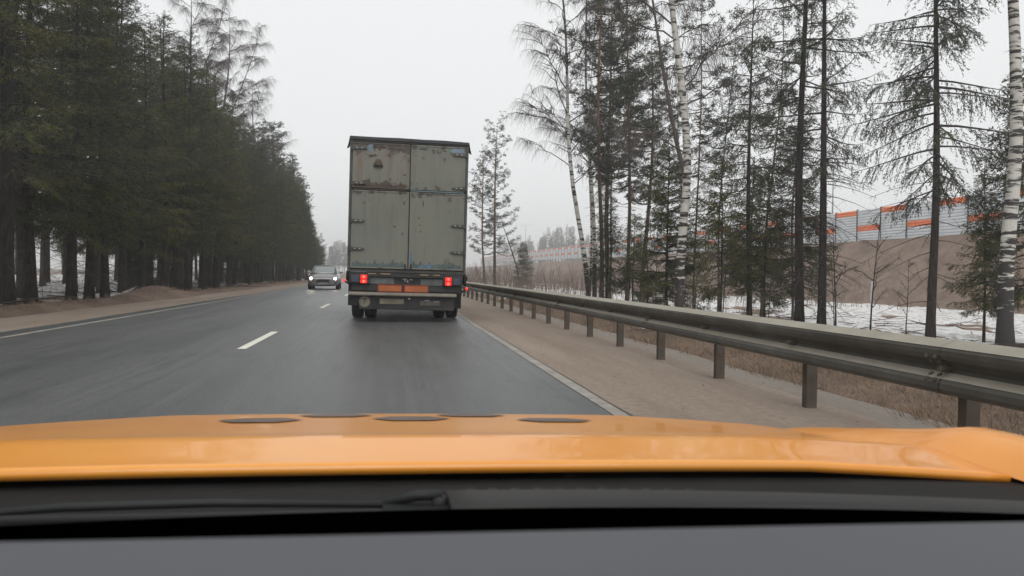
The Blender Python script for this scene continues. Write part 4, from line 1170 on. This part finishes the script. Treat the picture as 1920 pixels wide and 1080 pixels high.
pl = MB(); pl.box((0.50, 0.066, 0.415), (0.44, 0.010, 0.10)); pl.build('muddy_panel', simple('muddy_dull_panel', (0.10, 0.088, 0.075), 0.8, vary=0.3), truck, bevel=0.004)
st = MB(); st.lathe([(0.062, 0.115), (0.070, 0.115)], 'Y', 20, (-0.86, 0, 0.425)); st = st.build('speed_disc', M['muddy_plate'], truck)
sv = MB(); sv.box((-0.865, 0.0595, 0.485), (0.075, 0.004, 0.016)); sv.prism([(-0.845, 0.478), (-0.83, 0.478), (-0.868, 0.375), (-0.885, 0.375)], 'Y', 0.0575, 0.0615)
sv.build('digit_seven', M['black'], st)
pm = MB()
for x in (0.40, 0.44, 0.47, 0.60, 0.64, 0.67): pm.box((x, 0.064, 0.475 if x < 0.5 else 0.455), (0.022, 0.012, 0.02))
pm.build('pale_mark', simple('pale_mark', (0.45, 0.44, 0.42), 0.6), truck)
MB().box((0.06, 0.06, 0.505), (0.05, 0.02, 0.03)).build('plate_lamp', simple('pale_lamp', (0.6, 0.58, 0.6), 0.4), truck, bevel=0.004)
for (x, z0) in ((-1.03, 0.36), (1.0, 0.34)):
    MB().box((x, 0.75, z0 + 0.20), (0.42, 0.014, 0.50)).build('mud_flap', M['black'], truck)
MB().box((-1.10, 0.09, 0.455), (0.2, 0.02, 0.19)).build('mud_flap', M['black'], truck)
# side marker lamps on rubber stalks
for s_, x1, z1 in ((-1, -1.285, 0.855), (1, 1.265, 0.745)):
    s0 = MB(); s0.tube([(s_ * 1.08, 0.15, z1 - 0.06), (s_ * 1.18, 0.08, z1 - 0.07), (x1, 0.02, z1)], [0.028, 0.024, 0.02], 7)
    s0 = s0.build('marker_stalk', M['black'], truck, True)
    MB().lathe([(-0.02, 0.010), (-0.014, 0.024), (0.02, 0.027), (0.03, 0.016)], 'Y', 12, (x1, 0, z1)).build('marker_lamp', M['red_dot'], s0, True)
# hanging bits at the box corners
for (x, z) in ((-1.22, 0.98), (1.22, 0.96)):
    g_ = MB(); g_.tube([(x, 0.25, z + 0.07), (x + 0.02, 0.22, z), (x, 0.25, z - 0.10), (x + 0.03, 0.28, z - 0.16)], [0.05, 0.06, 0.045, 0.02], 7); g_.build('rubber_buffer', M['black'], truck, True)
# chassis, wheels, cab
ch = MB(); ch.box((-0.42, 4.4, 0.86), (0.09, 8.4, 0.22)); ch.box((0.42, 4.4, 0.86), (0.09, 8.4, 0.22))
for yy in (0.9, 3.2, 5.6): ch.box((0, yy, 0.86), (0.75, 0.1, 0.16))
ch.build('chassis', M['dark_steel'], truck)
MB().tube([(-0.95, 1.95, 0.5), (0.95, 1.95, 0.5)], 0.075, 10).lathe([(-0.2, 0.1), (-0.08, 0.2), (0.08, 0.2), (0.2, 0.1)], 'X', 14, (0, 1.95, 0.5)).build('rear_axle', M['dark_steel'], truck, True)
wprof = [(-0.13, 0.30), (-0.135, 0.40), (-0.125, 0.465), (-0.09, 0.495), (0.09, 0.495), (0.125, 0.465), (0.135, 0.40), (0.13, 0.30)]
wme = MB().lathe(wprof, 'X', 32).mesh('tyre', M['tyre'], True)
rme = MB().lathe([(-0.10, 0.29), (-0.04, 0.27), (-0.02, 0.12), (0.02, 0.12), (0.04, 0.27), (0.10, 0.29)], 'X', 20).mesh('rim', M['dark_steel'], True)
for yy, xsx in ((1.95, (-1.08, -0.79, 0.79, 1.08)), (7.9, (-1.0, 1.0))):
    for x in xsx:
        wz = 0.498 + x * math.sin(LEAN)
        w_ = link('wheel', wme, truck, (x, yy, wz)); w_.name = 'wheel'
        link('rim', rme, w_)
tk = MB(); tk.box((-0.05, 4.2, 0.50), (1.7, 2.6, 0.46)); tk.build('added_under_box', M['dark_steel'], truck, bevel=0.06)  # dark box added to keep the view under the truck black
sw = MB(); sw.box((0, 2.75, 0.40), (1.36, 0.5, 0.50)); sw.build('added_under_block', M['black'], truck, bevel=0.05)  # low black block added to close the bright gap between the wheels
cab = MB(); cab.prism([(7.15, 0.75), (9.0, 0.75), (9.05, 1.5), (8.85, 2.55), (8.6, 2.75), (7.15, 2.75)], 'X', -1.12, 1.12)
cab = cab.build('cab', simple('cab_paint', (0.22, 0.23, 0.22), 0.4), truck, bevel=0.06)
for s_ in (-1, 1):
    MB().prism([(7.6, 1.7), (8.85, 1.7), (8.72, 2.45), (7.6, 2.45)], 'X', s_ * 1.121, s_ * 1.128).build('side_window', M['glass_dark'], cab)

# ---------------------------------------------------------------- oncoming car
CX, CY = -3.88, 45.4
car = tag(empty('oncoming_car', (CX, CY, 0), R(0.0)), 'grey oncoming car with lit headlights in the left lane', 'car')
car.rotation_euler = (0, 0, R(1.5))
M['car_paint'] = simple('grey_car_paint', (0.15, 0.146, 0.146), 0.35, metal=0.4, vary=0.06, coat=0.6, dirt=(0.13, 0.11, 0.09), dirt_amt=0.35)
M['car_black'] = simple('car_black_trim', (0.012, 0.012, 0.013), 0.5)
M['car_glass'] = simple('car_window_glass', (0.20, 0.225, 0.225), 0.08, vary=0.1, spec=0.8)
# body rings (half section: list of (x,z) bottom to top centre), nose at y=0, tail at y=4.35
stations = [
    (0.00, 0.60, 0.24, 0.42, 0.60, 0.66), (0.06, 0.74, 0.21, 0.44, 0.64, 0.72), (0.22, 0.86, 0.20, 0.48, 0.71, 0.79), (0.55, 0.90, 0.20, 0.52, 0.78, 0.88),
    (1.00, 0.905, 0.20, 0.55, 0.84, 0.955), (1.28, 0.91, 0.20, 0.56, 0.90, 0.99), (2.2, 0.91, 0.20, 0.56, 0.93, 0.97), (3.2, 0.905, 0.21, 0.56, 0.95, 0.98), (3.9, 0.88, 0.24, 0.58, 0.95, 1.0), (4.25, 0.78, 0.30, 0.58, 0.88, 0.95), (4.35, 0.64, 0.36, 0.56, 0.76, 0.80)]
rows = []
for (yy, w, zb, zm, zs, zt) in stations:
    half = [(0, zb), (w * 0.80, zb), (w * 0.97, zb + 0.08), (w, zm), (w * 0.985, zs - 0.10), (w * 0.93, zs), (w * 0.72, zt - 0.035), (w * 0.35, zt - 0.004), (0, zt)]
    full = half + [(-x, z) for (x, z) in half[-2:0:-1]]
    rows.append([(x, yy, z) for (x, z) in full])
b_ = MB(); n_ = len(rows[0])
vs = [p for r in rows for p in r]
fs = [(i * n_ + j, i * n_ + (j + 1) % n_, (i + 1) * n_ + (j + 1) % n_, (i + 1) * n_ + j) for i in range(len(rows) - 1) for j in range(n_)]
fs += [tuple(range(n_)), tuple(range((len(rows) - 1) * n_, len(rows) * n_))]
b_.add(vs, fs); body = b_.build('body', M['car_paint'], car, True, subsurf=1)
# greenhouse
gl = {'wb': (1.02, 0.70, 0.955), 'wt': (1.78, 0.555, 1.42), 'rt': (3.0, 0.56, 1.41), 'rb': (3.85, 0.68, 1.0)}
def gp(k, s_): y_, w_, z_ = gl[k]; return (s_ * w_, y_, z_)
ws = MB(); g = []
for t in np.linspace(0, 1, 6):
    y_ = gl['wb'][0] * (1 - t) + gl['wt'][0] * t; w_ = gl['wb'][1] * (1 - t) + gl['wt'][1] * t; z_ = gl['wb'][2] * (1 - t) + gl['wt'][2] * t + 0.03 * math.sin(math.pi * t)
    g.append([(u * w_, y_ + 0.10 * u * u, z_) for u in np.linspace(-1, 1, 9)])
ws.sheet(g); ws.build('windscreen', M['car_glass'], car, True, solid=0.006)
rf = MB(); g = []
for t in np.linspace(0, 1, 6):
    y_ = gl['wt'][0] * (1 - t) + gl['rt'][0] * t; w_ = 0.575
    g.append([(u * w_, y_ - 0.02 + 0.10 * u * u * (1 - t), 1.425 + 0.05 * math.sin(math.pi * (0.15 + 0.7 * t)) * (1 - u * u * 0.8) - 0.03 * u * u) for u in np.linspace(-1, 1, 9)])
rf.sheet(g); rf.build('roof', M['car_paint'], car, True, solid=0.02)
for s_ in (-1, 1):
    MB().tube([gp('wb', s_ * 1.06), (s_ * 0.655, 1.5, 1.22), (s_ * 0.585, 1.86, 1.40)], [0.035, 0.032, 0.03], 6).build('pillar', M['car_paint'], car, True)
    MB().add([(s_ * 0.76, 1.25, 0.93), (s_ * 0.60, 1.90, 1.38), (s_ * 0.60, 3.0, 1.38), (s_ * 0.74, 3.7, 0.97)], [(0, 1, 2, 3)]).build('side_window', M['car_glass'], car, solid=0.005)
    m_ = MB(); m_.prism([(s_ * 0.86, 0.97), (s_ * 0.93, 0.955), (s_ * 1.06, 0.99), (s_ * 1.07, 1.06), (s_ * 0.98, 1.085), (s_ * 0.90, 1.04)], 'Y', 1.32, 1.46); m_.build('mirror', M['car_paint'], car, bevel=0.015)
MB().add([gp('rt', 1), gp('rt', -1), gp('rb', -1), gp('rb', 1)], [(0, 1, 2, 3)]).build('rear_window', M['car_glass'], car, solid=0.005)
# face: headlights, grille, intake, plate, fog trims
for s_ in (-1, 1):
    h_ = MB(); q = []
    for (x, z0, z1, yy) in ((0.50, 0.62, 0.655, 0.045), (0.60, 0.60, 0.69, 0.05), (0.70, 0.59, 0.72, 0.10), (0.79, 0.60, 0.735, 0.19), (0.835, 0.64, 0.74, 0.30)):
        q.append([(s_ * x, yy - 0.02, z0), (s_ * x, yy - 0.035, (z0 + z1) / 2), (s_ * x, yy + 0.03, z1)])
    h_.sheet(q); h_ = h_.build('headlight', M['chrome'], car, True, solid=0.02)
    MB().lathe([(-0.03, 0.03), (-0.02, 0.062), (0.02, 0.065)], 'Y', 14, (s_ * 0.69, 0.055, 0.655)).build('lit_bulb', M['headlight'], h_, True)
    f_ = MB(); f_.prism([(s_ * 0.50, 0.33), (s_ * 0.76, 0.36), (s_ * 0.78, 0.45), (s_ * 0.58, 0.44)], 'Y', 0.055, 0.12); f_.build('fog_recess', M['car_black'], car)
    f_ = MB(); f_.tube([(s_ * 0.48, 0.03, 0.40), (s_ * 0.55, 0.03, 0.325), (s_ * 0.76, 0.09, 0.335)], 0.014, 6); f_.build('chrome_trim', M['chrome'], car, True)
gr_ = MB(); gr_.prism([(-0.40, 0.50), (-0.34, 0.60), (0.34, 0.60), (0.40, 0.50), (0.30, 0.40), (-0.30, 0.40)], 'Y', -0.012, 0.05)
gr_ = gr_.build('grille', M['car_black'], car)
for k in range(4): MB().box((0, -0.018, 0.42 + 0.045 * k), (0.62, 0.012, 0.012)).build('grille_bar', M['car_black'], gr_)
MB().box((0, -0.025, 0.36), (0.52, 0.012, 0.112)).build('number_plate', simple('plain_number_plate', (0.2, 0.2, 0.2), 0.6), car, bevel=0.003)
MB().box((0, 0.03, 0.26), (1.2, 0.06, 0.07)).build('lower_intake', M['car_black'], car, bevel=0.01)
cw = MB().lathe([(-0.10, 0.20), (-0.105, 0.27), (-0.08, 0.315), (0.08, 0.315), (0.105, 0.27), (0.10, 0.20)], 'X', 24).mesh('tyre', M['tyre'], True)
cr = MB().lathe([(-0.085, 0.20), (-0.05, 0.19), (-0.03, 0.05), (0.03, 0.05), (0.05, 0.19), (0.085, 0.20)], 'X', 16).mesh('rim', simple('grey_alloy', (0.3, 0.3, 0.31), 0.35, metal=0.8), True)
for yy in (0.86, 3.5):
    for x in (-0.80, 0.80):
        w_ = link('wheel', cw, car, (x, yy, 0.315)); link('rim', cr, w_)
    
# ---------------------------------------------------------------- the orange car we ride in
own = tag(empty('orange_car', (0.03, 0, 0)), 'orange car the picture is taken from, bonnet in front', 'car')
own.rotation_euler = (0, R(1.0), 0)
def paint_mat():
    m, nt, b = base_mat('orange_car_paint')
    v = coords(nt)
    f = noise(nt, v, 3.0, 6, 0.65)
    c = ramp(nt, f, [(0.35, (0.86, 0.305, 0.022)), (0.65, (0.92, 0.365, 0.04))])
    dst = noise(nt, coords(nt, scale=(1, 0.5, 1)), 2.2, 6, 0.6)
    c = mixc(nt, ramp(nt, dst, [(0.42, 0.06), (0.66, 0.28)]), c, (0.76, 0.42, 0.13))
    nt.links.new(c, b.inputs['Base Color'])
    b.inputs['Roughness'].default_value = 0.4
    b.inputs['Coat Weight'].default_value = 0.55
    b.inputs['Coat Roughness'].default_value = 0.05
    return m
M['orange'] = paint_mat()
def hood_z(u, Y):
    """bonnet height over lateral u and distance Y"""
    d = max(0.0, Y - 1.165)
    z = 0.79 - 0.133 * d - 0.018 * max(0.0, Y - 1.80) ** 2 * 8
    z += 0.004 * (1 - min(1, abs(Y - 1.165) / 0.12))
    a = abs(u)
    z += -0.014 * max(0, a - 0.55) / 0.35 - 0.008 * (a / 0.8) ** 2 + 0.007
    return z
hd = MB(); g = []
US = np.linspace(-0.87, 0.87, 45)
for t in np.linspace(0, 1, 44):
    row = []
    for u in US:
        yr = 1.0 + 0.02 * (u / 0.8) ** 2 - 0.035 * 0 - 0.028 * (abs(u) / 0.8) ** 3
        yf = 2.02 - 0.22 * (u / 0.87) ** 2
        Y = yr + (yf - yr) * t
        row.append((u, Y, hood_z(u, Y)))
    g.append(row)
hd.sheet(g)
# front lip curling down
lip = []
for (dy, dz) in ((0, 0), (0.05, -0.02), (0.09, -0.07), (0.10, -0.16)):
    lip.append([(u, 2.02 - 0.22 * (u / 0.87) ** 2 + dy, hood_z(u, 2.02 - 0.22 * (u / 0.87) ** 2) + dz) for u in US])
hd.sheet(lip)
hood = hd.build('bonnet', M['orange'], own, True, solid=0.012)
M['decal'] = simple('dark_hexagon_sticker', (0.11, 0.075, 0.06), 0.5, vary=0.2)
for (u, Y, r0_, r1_) in ((-0.305, 1.62, 0.085, 0.085), (-0.165, 1.79, 0.085, 0.07), (0.005, 1.66, 0.085, 0.085), (0.15, 1.80, 0.085, 0.07), (0.315, 1.62, 0.085, 0.08)):
    ring = [(u + r0_ * math.cos(a), Y + r1_ * math.sin(a)) for a in [math.pi / 3 * k for k in range(6)]]
    pts_ = []
    for i in range(6):
        a, b2 = ring[i], ring[(i + 1) % 6]
        for q in np.linspace(0, 1, 4, endpoint=False): pts_.append((a[0] + (b2[0] - a[0]) * q, a[1] + (b2[1] - a[1]) * q))
    vv = [(u, Y, hood_z(u, Y) + 0.002)] + [(p[0], p[1], hood_z(*p) + 0.002) for p in pts_]
    MB().add(vv, [(0, i + 1, (i + 1) % len(pts_) + 1) for i in range(len(pts_))]).build('hexagon_sticker', M['decal'], hood, True)
# fenders
for s_ in (-1, 1):
    f_ = MB(); g = []
    for t in np.linspace(0, 1, 34):
        Y = 0.50 + t * 1.47
        iu = 0.876
        yc = min(max(Y, 1.0), 1.78)
        zi = hood_z(0.87, yc) - 0.004
        crest = float(np.interp(Y, [0.8, 1.05, 1.4, 1.6, 1.8], [0.046, 0.044, 0.022, 0.009, 0.0]))
        ow = 1.02 - 0.10 * max(0, (Y - 1.6) / 0.37) ** 2
        drop = 0.0 if Y < 1.66 else 0.12 * ((Y - 1.66) / 0.31) ** 2
        arch = 0.36 if not (1.15 < Y < 1.75) else 0.36 + 0.28 * math.sqrt(max(0, 1 - ((Y - 1.45) / 0.31) ** 2))
        sec = [(iu, zi - drop), (iu + 0.02, zi + crest * 0.35 - drop), (iu + 0.045, zi + crest * 0.8 - drop), (iu + 0.075, zi + crest - drop),
               (iu + 0.105, zi + crest * 0.98 - drop), (ow - 0.02, zi + crest * 0.8 - 0.008 - drop), (ow, zi - 0.06 - drop), (ow + 0.005, 0.56), (ow - 0.01, arch)]
        g.append([(s_ * a, Y, z) for (a, z) in sec])
    f_.sheet(g); f_.build('fender', M['orange'], own, True)
# nose
nz = MB(); nz.prism([(2.08, 0.56), (2.14, 0.45), (2.12, 0.25), (1.9, 0.2), (1.9, 0.5)], 'X', -0.74, 0.74); nz.build('front_bumper', M['orange'], own, bevel=0.04)
# cowl, wipers
M['cowl'] = simple('dark_cowl_plastic', (0.009, 0.010, 0.010), 0.75, vary=0.3, scale=14, bmp=0.2, spec=0.2)
M['cowl_grey'] = simple('grey_cowl_trim', (0.034, 0.034, 0.033), 0.7, vary=0.15, scale=6, spec=0.3)
def cowl_y(u): return -0.11 * (u / 0.8) ** 2
cw_ = MB(); g = []
for (Y, z) in ((1.16, 0.760), (1.06, 0.771), (0.985, 0.776), (0.90, 0.785), (0.83, 0.798), (0.755, 0.806), (0.70, 0.800), (0.68, 0.77)):
    g.append([(u, Y + cowl_y(u), z) for u in np.linspace(-0.90, 0.90, 25)])
cw_.sheet(g); cowl = cw_.build('cowl', M['cowl'], own, True, solid=0.01)
gp_ = MB(); g = []
for (Y, z) in ((0.895, 0.7895), (0.86, 0.803), (0.80, 0.812), (0.765, 0.811)):
    g.append([(u, Y + cowl_y(u), z) for u in np.linspace(0.02, 0.80, 20)])
gp_.sheet(g); gp_ = gp_.build('vent_panel', M['cowl_grey'], own, True, solid=0.008)
for k in range(11):
    u = 0.05 + 0.026 * k
    MB().box((u, 0.868 + cowl_y(u), 0.7995), (0.010, 0.012, 0.003)).build('vent_slot', M['black'], gp_)
M['wiper'] = simple('satin_black_wiper', (0.022, 0.023, 0.024), 0.55, vary=0.1, spec=0.3)
w1 = MB(); w1.tube([(-0.46, 0.81, 0.800), (-0.36, 0.80, 0.809), (-0.22, 0.80, 0.811), (-0.05, 0.81, 0.803)], [0.003, 0.0045, 0.0045, 0.003], 8)
w1 = w1.build('wiper', M['wiper'], own, True)
MB().box((-0.28, 0.775, 0.803), (0.46, 0.010, 0.012)).build('wiper_blade', M['black'], w1, bevel=0.003)
w2 = MB(); w2.tube([(-0.05, 0.835, 0.796), (-0.015, 0.83, 0.806), (0.015, 0.825, 0.808)], [0.004, 0.006, 0.006], 8); w2.lathe([(0.785, 0.010), (0.803, 0.010), (0.808, 0.005)], 'Z', 14, (0.012, 0.825, 0))
w2 = w2.build('wiper', M['wiper'], own, True)
w3 = MB(); w3.tube([(0.05, 0.775, 0.806), (0.4, 0.76, 0.808), (0.70, 0.72, 0.806)], [0.005, 0.005, 0.004], 8); w3.build('wiper_blade', M['black'], w2, True)
# windscreen: pane, frit band, pillars, roof
def glass_pt(u, t):
    """t 0 at the base, 1 at the header"""
    Y = 0.70 + (-0.22 - 0.70) * t + cowl_y(u) * (1.0 - 0.4 * t)
    z = 0.812 + 0.58 * t + 0.035 * math.sin(math.pi * t)
    return (u * (1 - 0.22 * t), Y, z)
def glass_mat():
    m = bpy.data.materials.new('windscreen_glass'); m.use_nodes = True; nt = m.node_tree; nt.nodes.clear()
    out = node(nt, 'ShaderNodeOutputMaterial'); tr = node(nt, 'ShaderNodeBsdfTransparent'); gl_ = node(nt, 'ShaderNodeBsdfGlossy')
    tr.inputs['Color'].default_value = (0.955, 0.965, 0.96, 1); gl_.inputs['Roughness'].default_value = 0.01
    fr_ = node(nt, 'ShaderNodeFresnel'); 
    ge = node(nt, 'ShaderNodeNewGeometry'); nt.links.new(math_n(nt, 'MULTIPLY_ADD', ge.outputs['Backfacing'], 1 / 1.42 - 1.42, 1.42), fr_.inputs['IOR'])   # a thin pane reflects alike from both faces
    mx = node(nt, 'ShaderNodeMixShader'); nt.links.new(fr_.outputs[0], mx.inputs[0]); nt.links.new(tr.outputs[0], mx.inputs[1]); nt.links.new(gl_.outputs[0], mx.inputs[2])
    # faint smears and dried drops
    df = node(nt, 'ShaderNodeBsdfTranslucent'); df.inputs['Color'].default_value = (0.75, 0.75, 0.75, 1)
    v = coords(nt)
    s1 = ramp(nt, noise(nt, v, 26, 2, 0.5), [(0.70, 0.0), (0.80, 0.02)])
    s2 = ramp(nt, noise(nt, v, 3.5, 4, 0.6), [(0.45, 0.001), (0.75, 0.005)])
    mx2 = node(nt, 'ShaderNodeMixShader'); nt.links.new(math_n(nt, 'ADD', s1, s2), mx2.inputs[0]); nt.links.new(mx.outputs[0], mx2.inputs[1]); nt.links.new(df.outputs[0], mx2.inputs[2])
    nt.links.new(mx2.outputs[0], out.inputs['Surface'])
    return m
M['windscreen'] = glass_mat()
gm = MB(); gm.sheet([[glass_pt(u, t) for u in np.linspace(-0.80, 0.80, 25)] for t in np.linspace(0.0, 1, 14)])
pane = gm.build('windscreen', M['windscreen'], own, True)
fm = MB(); fm.sheet([[tuple(np.array(glass_pt(u, t)) + [0, -0.006, -0.004]) for u in np.linspace(-0.80, 0.80, 25)] for t in np.linspace(-0.06, 0.062, 6)])
fm.build('black_glass_border', simple('black_ceramic_border', (0.004, 0.004, 0.004), 0.7, spec=0.1), pane, True)
for s_ in (-1, 1):
    MB().tube([tuple(np.array(glass_pt(s_ * 0.83, t)) + [0, -0.01, 0]) for t in np.linspace(-0.05, 1.05, 8)], 0.045, 8).build('pillar', M['black'], own, True)
M['lining'] = simple('grey_headlining', (0.35, 0.34, 0.32), 0.9)
rf = MB(); g = []
for t in np.linspace(0, 1, 10):
    Y = -0.20 - 1.75 * t
    g.append([(u * 0.70, Y - 0.10 * (u * u) * (1 - t), 1.40 + 0.07 * math.sin(math.pi * (0.1 + 0.7 * t)) - 0.05 * u * u) for u in np.linspace(-1, 1, 11)])
rf.sheet(g); rf = rf.build('roof', M['orange'], own, True, solid=0.02)
rf.data.materials.append(M['lining'])
# dashboard
M['dash'] = simple('grey_soft_dashboard', (0.098, 0.101, 0.112), 0.8, vary=0.06, scale=3, bmp=0.05)
M['dash_black'] = simple('shade_black_defroster_channel', (0.003, 0.003, 0.003), 0.9, spec=0.0)  # near-black colour stands in for the shade in the trough below the glass
ds = MB(); g = []
for (Y, z) in ((-0.22, 0.80), (-0.14, 0.895), (-0.02, 0.925), (0.12, 0.932), (0.26, 0.932), (0.335, 0.931), (0.356, 0.927), (0.366, 0.915), (0.367, 0.88)):
    g.append([(u, Y - 0.03 * u + 0.004 * math.sin(u * 5), z) for u in np.linspace(-0.74, 0.74, 31)])
ds.sheet(g); dash = ds.build('dashboard', M['dash'], own, True)
dk = MB(); g = []
for (Y, z) in ((0.345, 0.885), (0.45, 0.862), (0.55, 0.835), (0.66, 0.81), (0.72, 0.80)):
    g.append([(u, Y + (0.018 - 0.03 * u + 0.004 * math.sin(u * 5) if Y < 0.4 else cowl_y(u) * (Y - 0.3) / 0.4), z) for u in np.linspace(-0.80, 0.80, 25)])
dk.sheet(g); dk.build('defroster_channel', M['dash_black'], own, True)
# doors, sills, rear, floor, wheels (outside view)
for s_ in (-1, 1):
    b2 = MB(); g = []
    for Y in np.linspace(0.50, -1.9, 14):
        w_ = 0.995 if Y > -1.5 else 0.995 - 0.3 * ((-1.5 - Y) / 0.4) ** 2
        g.append([(s_ * (w_ - 0.125), Y, 0.90 if Y < 0.2 else 0.90 - 0.10 * (Y - 0.2) / 0.3), (s_ * (w_ - 0.05), Y, 0.88 if Y < 0.2 else 0.88 - 0.07 * (Y - 0.2) / 0.3), (s_ * (w_ - 0.005), Y, 0.76), (s_ * w_, Y, 0.62), (s_ * (w_ - 0.03), Y, 0.30), (s_ * (w_ - 0.12), Y, 0.22)])
    b2.sheet(g); b2.build('door', M['orange'], own, True, solid=0.03)
    MB().add([(s_ * 0.86, 0.40, 0.89), (s_ * 0.70, -0.30, 1.36), (s_ * 0.70, -1.7, 1.36), (s_ * 0.85, -1.8, 0.90)], [(0, 1, 2, 3)]).build('side_window', M['windscreen'], own)
MB().prism([(-1.9, 0.25), (-1.98, 0.6), (-1.9, 1.0), (-1.75, 1.38), (-1.7, 1.38), (-1.75, 0.25)], 'X', -0.84, 0.84).build('tailgate', M['orange'], own, bevel=0.03)
MB().box((0, -0.55, 0.24), (1.5, 2.5, 0.04)).build('floor_pan', M['black'], own)
for s_ in (-1, 1):
    st_ = MB(); st_.prism([(-0.75, 0.30), (-0.72, 0.52), (-0.95, 1.12), (-1.08, 1.12), (-0.98, 0.30)], 'X', s_ * 0.36 - 0.24, s_ * 0.36 + 0.24); st_.build('seat', M['black'], own, bevel=0.05)
for yy in (1.45, -1.25):
    for x in (-0.87, 0.87):
        w_ = link('wheel', cw, own, (x, yy, 0.315)); link('rim', cr, w_)

# ---------------------------------------------------------------- haze
hz = MB().box((0, 690, 18.0), (1820, 1640, 42.0))
def haze_mat():
    m = bpy.data.materials.new('haze_air'); m.use_nodes = True; nt = m.node_tree; nt.nodes.clear()
    out = node(nt, 'ShaderNodeOutputMaterial'); v = node(nt, 'ShaderNodeVolumePrincipled')
    v.inputs['Color'].default_value = (0.93, 0.95, 0.97, 1); v.inputs['Density'].default_value = 0.0013; v.inputs['Anisotropy'].default_value = 0.2
    nt.links.new(v.outputs['Volume'], out.inputs['Volume'])
    try: m.cycles.homogeneous_volume = True
    except Exception: pass
    return m
tag(hz.build('haze', haze_mat()), 'thin grey winter haze over the road', 'haze', kind='stuff')
